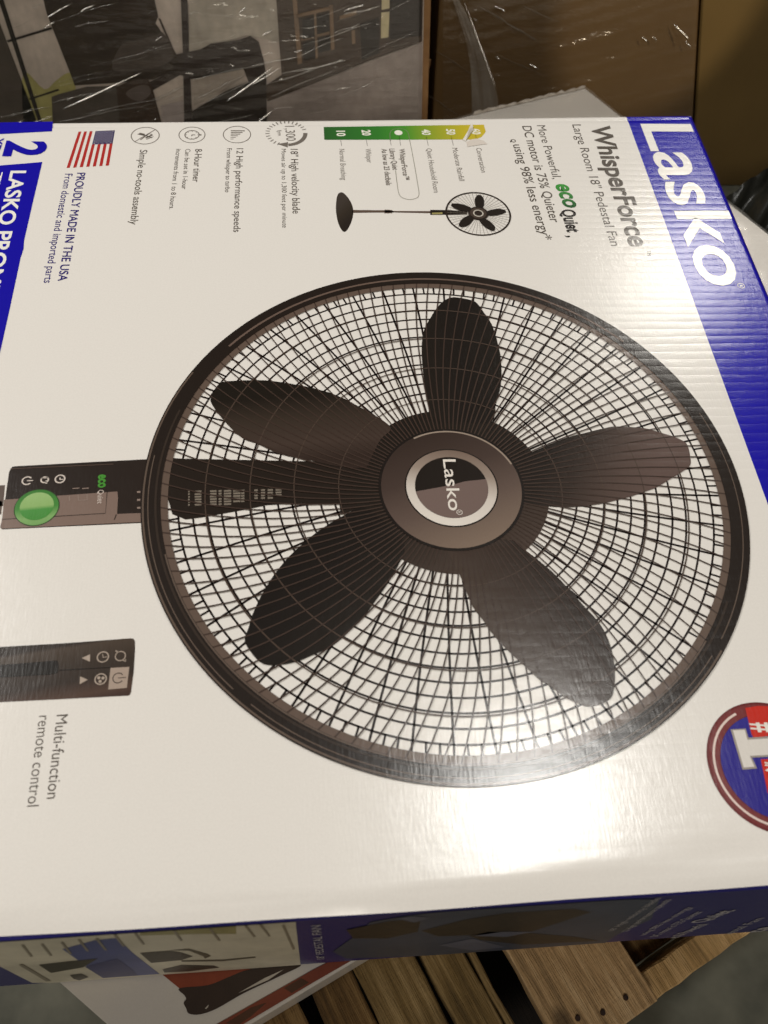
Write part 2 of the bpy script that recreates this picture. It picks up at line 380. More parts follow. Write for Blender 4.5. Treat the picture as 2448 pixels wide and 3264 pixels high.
sr = (top((1000 + 995 / 2.37, 681)).xy - top((1000 + 1490 / 2.37, 685)).xy).length / 2
sc = (top((1000 + 995 / 2.37, 350 + 765 / 2.37)).xy + top((1000 + 1490 / 2.37, 350 + 805 / 2.37)).xy) / 2
sh = Sheet(2)
for k in range(5): sh.ring(sc, sr * (0.45 + 0.1 * k), sr * (0.453 + 0.1 * k), n=60)
for k in range(48):
    a = math.radians(k * 7.5); sh.line([sc + Vector((math.cos(a), math.sin(a))) * sr * 0.3, sc + Vector((math.cos(a - .06), math.sin(a - .06))) * sr * 0.95], sr * 0.010)
sh.make('small_guard', ink((120, 110, 100)), sfan)
sh = Sheet(3); sh.ring(sc, sr * 0.945, sr, 0); sh.disc(sc, sr * 0.31, 0)
sh.make('small_rim', M_dk, sfan)

# feature rows on the left
for b, p0, p1, h, w in (('18" High velocity blade', (926, 475), (933, 681), 23, .006), ('Moves air up to 1,300 feet per minute', (897, 475), (900, 726), 14.5, 0),
        ('12 High performance speeds', (754.5, 473), (744, 740), 21, .006), ('From whisper to turbo', (723.7, 473), (717, 613), 15, .004),
        ('8-Hour timer', (622.4, 475), (613.5, 580), 22, .006), ('Can be set in 1-hour', (591.7, 475), (579, 603), 15.5, .004),
        ('increments from 1 to 8 hours.', (562, 475), (539, 667), 15.5, .004), ('Simple no-tools assembly', (447, 478), (414, 716), 23, .006)):
    sh = Sheet(1); sh.text(b, p0, p1, (p0[0] + h, p0[1] - 1), w); sh.make('feature_title' if h > 18 else 'feature_note', M_grey, fan)
def icon(cxy, r):
    c = top(cxy).xy; s = Sheet(1); s.ring(c, r * 0.955, r * 1.02, n=64); return c, s
r0 = (top((418, 432)) - top((508, 432))).length / 2
c, sh = icon((463, 432.5), r0)                                         # crossed tools
def loc(c, pts, r): return [c + Vector(p) * r for p in pts]
sh.line(loc(c, [(-.68, -.72), (.66, .72)], r0), r0 * .06)
sh.line(loc(c, [(-.55, .18), (.0, .0), (.5, -.25)], r0), r0 * .09); sh.line(loc(c, [(-.45, .25), (-.05, .1)], r0), r0 * .2)
sh.line(loc(c, [(-.3, -.5), (.25, .25), (.5, .1)], r0), r0 * .09); sh.line(loc(c, [(.05, -.3), (.5, .1)], r0), r0 * .15); sh.line(loc(c, [(.1, -.45), (.6, -.1)], r0), r0 * .06)
sh.make('feature_icon', M_lgrey, fan, 'round icon with crossed tools')
r1 = (top((570, 430)) - top((654, 430))).length / 2
c, sh = icon((612, 430), r1)                                           # clock
sh.ring(c, r1 * .5, r1 * .58, n=40); sh.line(loc(c, [(0, 0), (.25, 0)], r1), r1 * .08); sh.line(loc(c, [(0, .02), (-.02, -.16)], r1), r1 * .08)
for k in range(8):
    a = k * math.pi / 4; sh.line(loc(c, [(.4 * math.cos(a), .4 * math.sin(a)), (.52 * math.cos(a), .52 * math.sin(a))], r1), r1 * .05)
sh.line(loc(c, [(.58, 0), (.72, 0)], r1), r1 * .16)
sh.make('feature_icon', M_lgrey, fan, 'round icon with stopwatch')
c, sh = icon((755.5, 429), r0)                                         # speed bars
for k in range(6): sh.line(loc(c, [(-.46, -.6 + .0 + .2 * k + .05), (-.46 + .22 + .16 * k, -.6 + .2 * k + .05)], r0), r0 * (.05 + .012 * k))
for k in range(0): pass
sh.make('feature_icon', M_lgrey, fan, 'round icon with rising bars')
r2 = (top((846, 424)) - top((980, 424))).length / 2; c = top((913, 425)).xy; sh = Sheet(1)
for k in range(19):
    a = math.radians(20 + k * 12.5); sh.line(loc(c, [(.8 * math.cos(a), .8 * math.sin(a)), (math.cos(a), math.sin(a))], r2), r2 * .05)
sh.ring(c, r2 * .80, r2 * 1.0, a0=-85, a1=2, n=30)
sh.poly(loc(c, [(.05, -1.1), (.07, -.68), (-.42, -.84)], r2))
sh.text('1,300', (908, 402), (913, 449), (938, 401), 0.0); sh.text('fpm', (884, 415), (886, 433), (897, 414))
sh.make('feature_icon', M_lgrey, fan, 'dial icon reading 1,300 fpm')

# flag
fa, fb, fc, fd = (top((250.5, 420)).xy, top((366.5, 415.6)).xy, top((347, 528)).xy, top((212, 535.7)).xy)
def fl_pt(a, b): return fa.lerp(fb, a).lerp(fd.lerp(fc, a), b)        # a across the stripes, b along them
sh = Sheet(1)
for k in range(7):
    a0, a1 = 2 * k / 13, (2 * k + 1) / 13; b0 = 0.0 if k < 3 else 0.385
    sh.poly([fl_pt(a0, b0), fl_pt(a1, b0), fl_pt(a1, 1), fl_pt(a0, 1)])
flag = sh.make('flag_picture', ink((172, 46, 42)), fan)
sh = Sheet(1); sh.poly([fl_pt(6 / 13 + .005, 0), fl_pt(1, 0), fl_pt(1, .385), fl_pt(6 / 13 + .005, .385)]); sh.make('canton', ink((56, 48, 88)), flag)
sh = Sheet(2)
for i in range(9):
    for j in range(6 if i % 2 == 0 else 5):
        q = fl_pt(1 - (i + 1) / 10 * 7 / 13, (.385) * ((j + .5 + (0 if i % 2 == 0 else .5)) / 6)); r = 0.00062
        sh.poly([q + Vector((r * (1 if n % 2 == 0 else .45) * math.cos(n * math.pi / 5), r * (1 if n % 2 == 0 else .45) * math.sin(n * math.pi / 5))) for n in range(10)])
sh.make('stars', ink((214, 208, 206)), flag)
sh = Sheet(1.4); sh.text('PROUDLY MADE IN THE USA', (247, 551.6), (185, 896), (273, 550.4)); sh.make('origin_title', ink(NAVY), fan)
sh = Sheet(1); sh.text('PROUDLY MADE IN THE USA', (246, 550.7), (184, 895), (272, 549.5)); sh.make('origin_title', ink(NAVY), fan); sh = Sheet(1); sh.text('From domestic and imported parts', (208, 554), (139, 902), (232, 553), 0.004)
sh.make('origin_text', ink(NAVY), fan)

# remote control
r4 = lambda pts: crop(0, 1950, 2.765, pts)
sh = Sheet(1); sh.pp(r4([(1150, 234), (1176, 238), (1190, 256), (1191, 330), (1180, 520), (1155, 710), (1145, 732), (1128, 740), (600, 768), (0, 798), (-420, 820), (-420, 335), (0, 311), (600, 276)]))
rem = sh.make('remote_picture', ink(None, ramp=(top((250, 2050)), top((255, 2235)), [(0, (44, 35, 28)), (.06, (70, 58, 48)), (.4, (54, 44, 36)), (.65, (50, 40, 33)), (.9, (78, 58, 48)), (1, (64, 46, 40))])), fan)
sh = Sheet(2); sh.pp(r4([(505, 430), (520, 470), (510, 540), (440, 556), (0, 580), (-420, 600), (-420, 490), (0, 470), (430, 436)])); sh.pp(r4([(520, 513), (975, 488), (975, 494), (520, 521)])); sh.make('screen_slot', ink((24, 18, 12)), rem)
sh = Sheet(2); sh.pp(r4([(975, 496), (1140, 487), (1118, 672), (955, 686)])); sh.make('power_key', ink((164, 146, 132)), rem)
P4 = lambda x, y: top((x / 2.765, 1950 + y / 2.765)).xy
sh = Sheet(3); rk = (P4(905, 350) - P4(905, 448)).length / 2
sh.ring(P4(908, 400), rk * .8, rk); sh.line([P4(905, 375), P4(910, 405), P4(945, 398)], rk * .12)
sh.ring(P4(888, 595), rk * .8, rk)
for k in range(3):
    a = k * 2.094 + .4; sh.disc(P4(888, 595) + Vector((math.cos(a), math.sin(a))) * rk * .4, rk * .26, n=16)
sh.ring(P4(1062, 392), rk * .74, rk * .9); sh.line([P4(1020, 345), P4(1045, 362)], rk * .22); sh.line([P4(1082, 428), P4(1108, 440), P4(1108, 418)], rk * .16)
sh.pp(r4([(722, 410), (795, 376), (795, 442)])); sh.pp(r4([(775, 600), (706, 572), (704, 640)]))
sh.make('key_symbols', ink((170, 154, 140)), rem)
sh = Sheet(3); q = P4(1042, 585); sh.ring(q, rk * .78, rk * .92, a0=35, a1=325); sh.line([q, P4(1112, 580)], rk * .13); sh.make('power_symbol', M_dk, rem)
sh = Sheet(1); sh.text('Multi-function', (180.8, 2279), (149, 2547), (217, 2277), 0.0); sh.text('remote control', (124.8, 2282), (86, 2572), (161, 2280), -0.004)
sh.make('remote_caption', M_grey, fan)

# rank badge
bc = Vector((0.2156, 0.1034)); br = 0.0315
sh = Sheet(1); sh.disc(bc, br, 0, 96); badge = sh.make('rank_badge', ink((98, 26, 26)), fan)
sh = Sheet(2); sh.ring(bc, br * .80, br * .965, 0); sh.make('badge_ring', ink((112, 40, 40)), badge)
sh = Sheet(3); sh.ring(bc, br * .875, br * .91, 0, a0=112, a1=420); sh.make('badge_line', ink((220, 200, 190)), badge)
sh = Sheet(3); sh.disc(bc, br * .79, 0, 96); sh.make('badge_field', ink((34, 24, 128)), badge)
b2 = lambda pts: [(2150 + x / 3.688, 2150 + y / 3.688) for x, y in pts]
sh = Sheet(4); sh.pp(b2([(828, 395), (970, 372), (1190, 380), (1330, 430), (1330, 700), (925, 745), (900, 700)])); sh.pp(b2([(1010, 1000), (1500, 970), (1500, 1420), (1300, 1480), (1130, 1440), (1090, 1390)])); sh.make('badge_stripe', ink((190, 36, 18)), badge)
sh = Sheet(5); sh.text('#', (2397, 2304), (2405, 2335), (2470, 2301), .02); sh.text('IN', (2436, 2430), (2440, 2458), (2470, 2429), .02)
sh.make('badge_lettering', ink((226, 220, 210)), badge)
one = [(655, 648), (832, 638), (865, 745), (1250, 722), (1300, 640), (1420, 640), (1500, 950), (905, 980), (968, 1108), (795, 1122)]
sh = Sheet(5); sh.pp(b2(one)); sh.make('badge_numeral_outline', ink((150, 140, 132)), badge)
one2 = [(682, 660), (822, 655), (852, 770), (1260, 748), (1320, 660), (1400, 660), (1470, 930), (880, 960), (935, 1088), (808, 1097)]
sh = Sheet(6); sh.pp(b2(one2)); sh.make('badge_numeral', ink((214, 208, 200)), badge)

# ------------------------------------------------------------------ the big printed fan
FC = Vector((0.07795, 0.27093)); FR = 0.16975; HC = Vector((0.0795, 0.2672))
def pol(c, r, a): return Vector((c[0] + r * math.cos(a), c[1] + r * math.sin(a)))
c1 = lambda pts: crop(600, 1150, 2.37, pts)
# column and control head
sh = Sheet(1); sh.pp(crop(0, 1400, 2.765, [(108, 243), (135, 239), (700, 208), (1330, 175), (1330, 735), (20, 795), (0, 775), (22, 700), (80, 290)]))
colm = sh.make('column_picture', ink((40, 31, 26)), fan)
sh = Sheet(2); sh.pp(crop(0, 1400, 2.765, [(36, 535), (505, 500), (1035, 462), (1040, 520), (1032, 660), (1300, 650), (1300, 728), (10, 790), (6, 770), (22, 680)])); sh.make('control_panel', ink((124, 104, 94)), colm)
P1 = lambda x, y: top((x / 2.765, 1400 + y / 2.765)).xy
sh = Sheet(3); sh.line([P1(20, 708), P1(300, 694), P1(930, 655), P1(945, 470)], .0004); sh.line([P1(1008, 712), P1(1026, 665)], .0005); sh.line([P1(90, 264), P1(600, 240), P1(1000, 222)], .0005, 1)
sh.make('panel_seam', [M_dk, ink((84, 68, 60))], colm)
kc = P1(325, 603); kr = (P1(130, 610) - P1(518, 600)).length / 2
sh = Sheet(3); sh.disc(kc, kr * 1.03, 1, 64); knob = sh.make('knob_picture', [M_dk, ink((44, 66, 36))], colm)
sh = Sheet(4); sh.disc(kc, kr * .99, 0, 64); sh.make('knob_edge', ink(None, ramp=(P1(325, 450).to_3d(), P1(310, 760).to_3d(), [(0, (58, 118, 48)), (.5, (66, 130, 56)), (.8, (124, 166, 98)), (1, (112, 156, 88))])), knob)
sh = Sheet(5); sh.disc(kc + Vector((0, kr * .06)), kr * .77, 0, 64); sh.make('knob_cap', ink(None, ramp=(P1(325, 490).to_3d(), P1(310, 725).to_3d(), [(0, (148, 182, 116)), (.45, (138, 174, 104)), (.58, (72, 140, 62)), (1, (66, 134, 54))])), knob)
sh = Sheet(3); rr = (P1(240, 330) - P1(240, 408)).length / 2
q = P1(240, 368); sh.ring(q, rr * .72, rr * .98, a0=40, a1=320, n=32); sh.line([q, P1(292, 366)], rr * .22)
q = P1(395, 360); sh.ring(q, rr * .5, rr * .78, n=24); sh.line([P1(410, 395), P1(410, 365)], rr * .25); sh.line([P1(365, 345), P1(430, 340)], rr * .2)
q = P1(530, 352); sh.ring(q, rr * .72, rr * .98, n=32); sh.line([P1(530, 340), P1(530, 358), P1(560, 356)], rr * .2)
sh.make('control_symbols', ink((206, 194, 184)), colm)
sh = Sheet(3); sh.text('eco', (870 / 2.765, 1400 + 316 / 2.765), (868 / 2.765, 1400 + 432 / 2.765), (957 / 2.765, 1400 + 314 / 2.765), 0.04); sh.make('control_eco_word', ink((70, 140, 52)), colm)
sh = Sheet(3); sh.text('Quiet', (866 / 2.765, 1400 + 450 / 2.765), (858 / 2.765, 1400 + 570 / 2.765), (916 / 2.765, 1400 + 449 / 2.765), 0.0); sh.make('control_quiet_word', ink((204, 190, 180)), colm)
sh = Sheet(3)
sh.line([P1(690, 490), P1(692, 540), P1(770, 537), P1(768, 484)], .0005); sh.line([P1(612, 500), P1(614, 545)], .0005)
sh.make('control_display', ink((140, 122, 112)), colm)
for x in (640, 725): sh = Sheet(3); sh.line([P1(x, 437), P1(x + 60, 433)], .0006); sh.make('display_mark', ink((140, 122, 112)), colm)
for k in range(3): sh = Sheet(3); sh.line([P1(1208, 468 + k * 70), P1(1238, 466 + k * 70)], .0012); sh.make('column_vent', ink((140, 122, 112)), colm)
sh = Sheet(1); sh.pp(crop(0, 1400, 2.765, [(-150, 412), (45, 405), (28, 590), (-150, 600)])); sh.pp([(-60, 1560), (-60, 1640), (4, 1640), (8, 1600)]); sh.make('column_tube', ink((92, 78, 70)), colm)

# motor column seen through the guard, motor disc
sh = Sheet(3); sh.pp(c1([(-165, 742), (0, 742), (930, 762), (1300, 765), (1300, 1110), (1156, 1165), (1140, 1085), (850, 1078), (600, 1092), (400, 1132), (100, 1185), (-20, 1200), (-120, 1160), (-165, 1000)]))
pic = sh.make('fan_picture', ink((34, 26, 20)), fan)
sh = Sheet(4)
for x0, x1 in ((0, 12), (50, 100), (165, 215), (230, 252), (270, 325), (340, 395), (400, 425), (500, 525), (550, 580), (600, 640), (660, 705)):
    for k in range(6):
        y = 985 + 20 * k - x0 * .02; 
        if y < 1098 - max(0, x0 - 200) * .16: sh.pp(c1([(x0, y), (x1, y - 2), (x1, y + 11), (x0, y + 13)]))
sh.make('column_vents', ink((122, 112, 100)), pic)
sh = Sheet(4); sh.disc(HC, FR * .325, 0, 96); sh.make('motor_disc', ink(None, ramp=(pol(HC, FR * .32, math.pi / 2 + .4).to_3d(), pol(HC, FR * .32, -math.pi / 2 + .6).to_3d(), [(0, (30, 24, 18)), (.6, (34, 27, 21)), (.85, (62, 50, 42)), (1, (70, 56, 48))])), pic)
# rear guard: 144 short ribs, every third a full spoke, twelve rings
sh = Sheet(2)
for k in range(12): sh.ring(FC, FR * (.386 + .0453 * k) - .00054, FR * (.386 + .0453 * k) + .00054, 0, 160)
for k in range(144):
    a = math.radians(k * 2.5 + .8); r0_ = .30 if k % 3 == 0 else .882
    pts = [pol(FC, FR * (r0_ + (.93 - r0_) * i / 6), a + math.radians(1.6) * ((r0_ + (.93 - r0_) * i / 6) - .3) / .63) for i in range(7)]
    sh.line(pts, .00122 if k % 3 == 0 else .00112)
sh.make('rear_guard', ink((30, 20, 17)), pic)
# blades
bl = [
 (600, 1150, 2.37, [(280, 160), (540, 150), (700, 165), (850, 190), (960, 215), (1070, 245), (1200, 300), (1290, 350), (1400, 410), (1530, 510), (1450, 600), (1370, 760), (1330, 810), (1130, 800), (930, 757), (700, 710), (520, 630), (430, 600), (370, 555), (330, 520), (270, 455), (210, 380), (170, 310), (180, 270), (230, 190)],
  ((700, 150), (760, 760), [(0, (26, 21, 15)), (.22, (28, 22, 16)), (.5, (54, 44, 36)), (.8, (66, 53, 46)), (1, (48, 36, 30))])),
 (1300, 900, 4.1475, [(500, 235), (580, 205), (680, 210), (850, 245), (920, 290), (1000, 400), (1090, 530), (1150, 680), (1190, 830), (1225, 1000), (1235, 1250), (1210, 1450), (1160, 1620), (1100, 1850), (700, 1850), (330, 1850), (270, 1650), (235, 1500), (208, 1250), (185, 1000), (185, 800), (210, 650), (260, 540), (350, 390), (430, 290)],
  ((200, 1000), (1230, 1000), [(0, (30, 24, 18)), (.5, (24, 18, 14)), (1, (26, 20, 14))])),
 (1600, 1250, 2.37, [(60, 560), (200, 470), (330, 410), (480, 350), (650, 305), (800, 270), (870, 262), (1000, 268), (1100, 280), (1200, 310), (1300, 340), (1380, 380), (1405, 420), (1418, 480), (1420, 555), (1350, 610), (1260, 665), (1170, 720), (1090, 750), (960, 795), (860, 820), (750, 845), (600, 865), (480, 872), (350, 865), (250, 850), (80, 800)],
  ((420, 340), (1150, 640), [(0, (30, 23, 18)), (.3, (48, 38, 32)), (.7, (80, 64, 57)), (1, (92, 74, 68))])),
 (1400, 1700, 2.37, [(70, 100), (110, 230), (160, 330), (210, 460), (260, 570), (330, 660), (400, 760), (460, 830), (550, 920), (650, 1010), (760, 1110), (850, 1165), (950, 1240), (1050, 1285), (1120, 1310), (1220, 1290), (1300, 1240), (1325, 1120), (1320, 1000), (1300, 880), (1260, 770), (1200, 670), (1100, 560), (1000, 450), (880, 320), (760, 215), (650, 130), (560, 60), (300, 40)],
  ((1050, 600), (600, 900), [(0, (42, 32, 25)), (.4, (54, 42, 34)), (1, (68, 55, 46))])),
 (700, 1600, 2.37, [(930, 110), (780, 200), (660, 290), (540, 400), (460, 490), (380, 600), (310, 720), (250, 850), (220, 950), (190, 1050), (240, 1140), (310, 1215), (400, 1235), (560, 1215), (700, 1160), (850, 1090), (980, 980), (1090, 870), (1170, 760), (1270, 620), (1340, 500), (1400, 350), (1330, 230), (1100, 50)],
  ((300, 500), (1000, 1000), [(0, (22, 16, 12)), (.5, (24, 18, 14)), (1, (30, 24, 18))]))]
for x0, y0, s_, pts, (ga_, gb_, st) in bl:
    sh = Sheet(5); sh.pp([tuple(p) for p in catmull(crop(x0, y0, s_, pts), 4)])
    a_, b_ = crop(x0, y0, s_, [ga_, gb_]); sh.make('fan_blade', ink(None, ramp=(top(a_), top(b_), st)), pic)
    q_ = [tuple(top(p).xy) for p in catmull(crop(x0, y0, s_, pts), 2)]
    sb = Sheet(4); sb.poly([tuple(sc + (Vector(p) - FC) * (sr / FR)) for p in q_]); sb.make('small_blade', M_dk2, sfan)
sh = Sheet(5); sh.ring(sc, sr * .12, sr * .16, n=32); sh.make('small_hub_ring', ink((190, 182, 170)), sfan)
sh = Sheet(5); sh.ring(sc, sr * .16, sr * .25, n=32); sh.make('small_hub', ink((70, 58, 50)), sfan)
# front guard: 120 swept wires and five rings
def wire_a(a0, r):
    t = max(0, (r - .24) / .70); tw = 9 + 4 * math.cos(a0 + math.radians(130)); return a0 - math.radians(tw) * (t ** 1.15) 
sh = Sheet(7)
for k in range(120):
    a0 = math.radians(k * 3 + .6 + 4.0); pts = [pol(HC.lerp(FC, (r - .24) / .7), FR * r, wire_a(a0, r)) for r in [.235 + .706 * i / 12 for i in range(13)]]
    sh.line(pts, .00076)
sh.make('front_guard', ink((62, 48, 41)), pic)
sh = Sheet(6)
for r, w in ((.372, .00028), (.516, .00032), (.657, .00034), (.799, .00036)): sh.ring(HC.lerp(FC, (r - .24) / .7), FR * r - w, FR * r + w, 0, 200)
sh.make('front_guard_ring', ink((74, 60, 51)), pic)
sh = Sheet(8); sh.ring(HC, FR * .232, FR * .243, 0, 120); sh.make('hub_shadow_ring', ink((28, 21, 17)), pic)
# rim
sh = Sheet(6); sh.ring(FC, FR * .915, FR * .940, 0, 200); sh.make('rim_lip', ink((96, 80, 70)), pic)
sh = Sheet(9); sh.ring(FC, FR * .938, FR * 1.0, 0, 240); rim = sh.make('guard_rim', ink((34, 26, 21)), pic)
sh = Sheet(10)
sh.ring(FC, FR * .990, FR * .996, 0, 160, 150, 320); sh.ring(FC, FR * .9755, FR * .979, 0, 160, 172, 225); sh.ring(FC, FR * .9755, FR * .979, 0, 160, 229, 318); sh.ring(FC, FR * .9755, FR * .979, 0, 80, 322, 376)
sh.ring(FC, FR * .958, FR * .966, 1, 120, 40, 140); sh.ring(FC, FR * .950, FR * .957, 2, 160, 160, 330); sh.ring(FC, FR * .939, FR * .944, 0, 60, 195, 320)
sh.make('rim_ridges', [ink((92, 78, 68)), ink((104, 86, 76)), ink((52, 42, 35))], pic)
# hub
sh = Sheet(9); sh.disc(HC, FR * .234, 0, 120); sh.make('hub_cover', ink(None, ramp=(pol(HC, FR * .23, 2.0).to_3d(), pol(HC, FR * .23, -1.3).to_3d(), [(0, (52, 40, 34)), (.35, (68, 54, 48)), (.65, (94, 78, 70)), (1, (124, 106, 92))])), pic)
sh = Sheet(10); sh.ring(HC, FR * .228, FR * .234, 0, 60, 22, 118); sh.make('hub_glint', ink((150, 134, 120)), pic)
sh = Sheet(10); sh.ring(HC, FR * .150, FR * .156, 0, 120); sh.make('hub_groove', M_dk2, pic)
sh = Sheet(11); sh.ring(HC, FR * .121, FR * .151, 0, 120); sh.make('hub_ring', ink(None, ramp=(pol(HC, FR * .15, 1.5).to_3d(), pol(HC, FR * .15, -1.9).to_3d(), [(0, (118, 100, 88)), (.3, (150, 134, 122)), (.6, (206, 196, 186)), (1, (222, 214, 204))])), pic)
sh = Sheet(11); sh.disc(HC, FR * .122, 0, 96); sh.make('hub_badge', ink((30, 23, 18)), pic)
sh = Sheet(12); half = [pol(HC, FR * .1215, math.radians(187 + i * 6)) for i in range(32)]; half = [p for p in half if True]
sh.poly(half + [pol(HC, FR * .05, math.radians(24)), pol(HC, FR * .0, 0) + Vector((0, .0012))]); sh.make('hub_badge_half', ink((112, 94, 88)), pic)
sh = Sheet(13); sh.text('Lasko', (1150 + 722 / 2.765, 1300 + 465 / 2.765), (1150 + 775 / 2.765, 1300 + 915 / 2.765), (1150 + 832 / 2.765, 1300 + 464 / 2.765), 0.006)
q = top((1150 + 868 / 2.765, 1300 + 930 / 2.765)).xy; sh.ring(q, .0014, .0017, n=20); sh.text('R', (1459, 1634), (1460, 1639), (1467, 1634))
sh.make('hub_lettering', ink((226, 218, 208)), pic)

# ------------------------------------------------------------------ the other faces of the carton
def side_strip(name, pts_top, mats, flat=None):
    bm = bmesh.new(); n = len(pts_top); rows = []
    for z in (-0.0027, -0.0042, -0.05, -0.12, -0.194, BZ):
        rows.append([bm.verts.new((p[0], p[1] if flat is None or z > -.003 else flat, z)) for p in pts_top])
    for a, b in zip(rows, rows[1:]):
        for i in range(n - 1): bm.faces.new((a[i], a[i + 1], b[i + 1], b[i]))
    return from_bm(name, bm, mats, fan)
near = [quad_pt(s, 0) for s in [i / 40 for i in range(41)]]
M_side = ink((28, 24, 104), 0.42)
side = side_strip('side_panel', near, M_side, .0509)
side_strip('end_panel', [quad_pt(1, t / 10) for t in range(11)], M_blue)
side_strip('end_panel', [quad_pt(0, t / 10) for t in range(11)], M_blue)
side_strip('back_panel', [quad_pt(s / 20, 1) for s in range(21)], M_white)
bm = bmesh.new(); bm.faces.new([bm.verts.new((quad_pt(s, t).x, quad_pt(s, t).y, BZ)) for s, t in ((0, 0), (1, 0), (1, 1), (0, 1))])
from_bm('bottom_panel', bm, M_card, fan)
SY = 0.0509
def smap(p): w_ = wall(p, SY); return (w_.x, w_.z)
def splace(x, y, z):                        # prints on the near side hug its slightly wavy front
    return (x, SY - .0002 - z, max(BZ + .0006, min(-.0055, y)))
s3 = lambda pts: crop(0, 2750, 1.659, pts)
def side_print(name, polys, col, lvl=1, parent=None, n=6):
    s = Sheet(lvl, smap)
    for pl in polys:
        d = []
        for i in range(len(pl)):
            a, b = Vector(pl[i]), Vector(pl[(i + 1) % len(pl)]); d += [tuple(a.lerp(b, k / n)) for k in range(n)]
        s.pp(d)
    return s.make(name, ink(col, 0.42, None, .5, .3), parent or side, None, splace)
wl = side_print('white_label', [s3([(0, 400), (350, 372), (900, 335), (1560, 290), (1590, 540), (840, 590), (320, 632), (170, 632), (0, 545), (-400, 440)])], (206, 198, 176))
pm = side_print
sx_ = Sheet(2, smap)
pm('side_gauge', [s3([(740, 340), (900, 328), (1060, 318), (1245, 308), (1250, 372), (1060, 372), (740, 380)])], (150, 142, 94), 2)
pm('blue_picture', [s3([(330, 452), (500, 405), (620, 392), (700, 470), (845, 585), (545, 605), (440, 530)])], (70, 78, 132), 2)
pm('blue_picture_part', [s3([(450, 545), (620, 500), (700, 560), (730, 592), (545, 605)])], (42, 46, 102), 3)
pm('dark_fan_picture', [s3([(740, 472), (900, 460), (960, 470), (1020, 490), (960, 510), (800, 525)]), s3([(205, 535), (380, 515), (520, 500), (440, 548), (270, 578)]), s3([(370, 590), (430, 582), (470, 600), (420, 618), (390, 610)]), s3([(860, 560), (960, 536), (1130, 540), (1160, 550), (1000, 570), (870, 576)])], (52, 44, 26), 3)
pm('cord_drawing', [s3([(900, 458), (1000, 450), (1100, 478), (1116, 488), (1085, 502), (1075, 490), (1000, 460)]), s3([(960, 512), (1180, 508), (1350, 492), (1352, 498), (1180, 516), (960, 519)])], (84, 74, 54), 3)
pm('caption_lines', [s3([(x, y), (x + 14, y - 2), (x + 62, y + 60), (x + 50, y + 62)]) for x, y in ((112, 430), (215, 425), (320, 415), (410, 400), (505, 395), (600, 375), (705, 365), (905, 345), (1105, 345), (1290, 325), (1370, 322))] + [s3([(1490, 325), (1505, 322), (1560, 450), (1548, 455)]), s3([(100, 535), (120, 530), (270, 620), (245, 622)])], (140, 130, 112), 4, n=2)
s4 = lambda pts: crop(800, 2750, 1.8433, pts)
pm('room_picture', [s4([(700, 345), (900, 310), (1300, 262), (1900, 215), (2400, 210), (2350, 330), (2150, 420), (2050, 490), (1700, 508), (1100, 540), (560, 560), (480, 520), (620, 420)])], (62, 70, 88), 1)
pm('dark_shape', [s4([(1000, 395), (1250, 330), (1500, 290), (1900, 265), (2000, 285), (1650, 400), (1320, 420), (1100, 428)]), s4([(1280, 425), (1400, 400), (1659, 410), (1900, 430), (2050, 455), (1600, 478), (1350, 450)]), s4([(560, 390), (800, 340), (1000, 320), (980, 400), (800, 440), (600, 440)])], (46, 38, 34), 2)
for pl_ in (s4([(850, 320), (950, 308), (1060, 315), (960, 345)]), s4([(1300, 425), (1480, 400), (1659, 400), (1500, 430)]), s4([(1100, 480), (1300, 440), (1500, 490), (1300, 510)])):
    pm('pale_streak', [pl_], (88, 92, 110), 3)
sh = Sheet(3, smap); M_faint = ink((186, 182, 186), 0.42); o_ = (2000, 2750); k_ = 3.703
def s6(x, y): return (2000 + x / k_, 2750 + y / k_)
def side_text(body, a, b, c, bold=0.0):
    sh = Sheet(3, smap); sh.text(body, s6(*a), s6(*b), s6(*c), bold); sh.make('side_lettering', M_faint, side, None, splace)
side_text('12 High performance speeds', (0, 800), (520, 420), (-30, 770)); side_text('18" High velocity blade', (-160, 790), (400, 400), (-190, 765))
side_text('Quiet & Powerful', (500, 915), (960, 710), (470, 880), .01); side_text('Quiet', (900, 690), (1280, 545), (840, 655), .02)
side_text('DC motor is 75% Quieter', (350, 860), (900, 560), (320, 832)); side_text('using 98% less energy', (200, 845), (770, 510), (175, 820))
side_text('Pedestal Fan', (1100, 890), (1620, 640), (1070, 862)); side_text('Force', (1330, 890), (1760, 740), (1270, 850), .03)
sh = Sheet(3, smap); sh.text('18" PEDESTAL FAN', (1034, 3054), (1022, 2945), (1010, 3054), 0.0)
sh.make('side_lettering', M_faint, side, None, splace)

# ------------------------------------------------------------------ the white carton underneath
UZ = BZ - .0015; UB = UZ - .058
und = base(empty('under_box', (0.1, .4, UB), 'white film wrapped carton with an orange edge stripe lying crosswise under the fan carton', 'box'))
A_ = top((1865, 280), UZ); 
e0, e1 = top((1130, 3065), UZ), top((800, 3264), UZ); E_ = top((190, 3131), UZ); g1 = top((340, 3264), UZ)
from mathutils.geometry import intersect_line_line
D_ = intersect_line_line(e0, e1, E_, g1)[0]; B_ = intersect_line_line(e0, e1, A_, A_ + Vector((.489, -.873, 0)))[0]; E2 = E_ + (E_ - D_).normalized() * .12
nA = top((1510, 365), UZ); F_ = A_ + (nA - A_) * 3.6
prism('carton_body', [p.copy() for p in (A_, B_, D_, E_, E2, F_)], (0, 0, -.058), ink((214, 208, 200), .3), und, None, .0012)
up = lambda pts: [top(p, UZ).xy for p in pts]
def und_print(name, pls, col, lvl):
    s = Sheet(lvl)
    for p in pls: s.poly(up(p))
    s.z += UZ + .0004; return s.make(name, ink(col, .4, None, .5, .3), und)
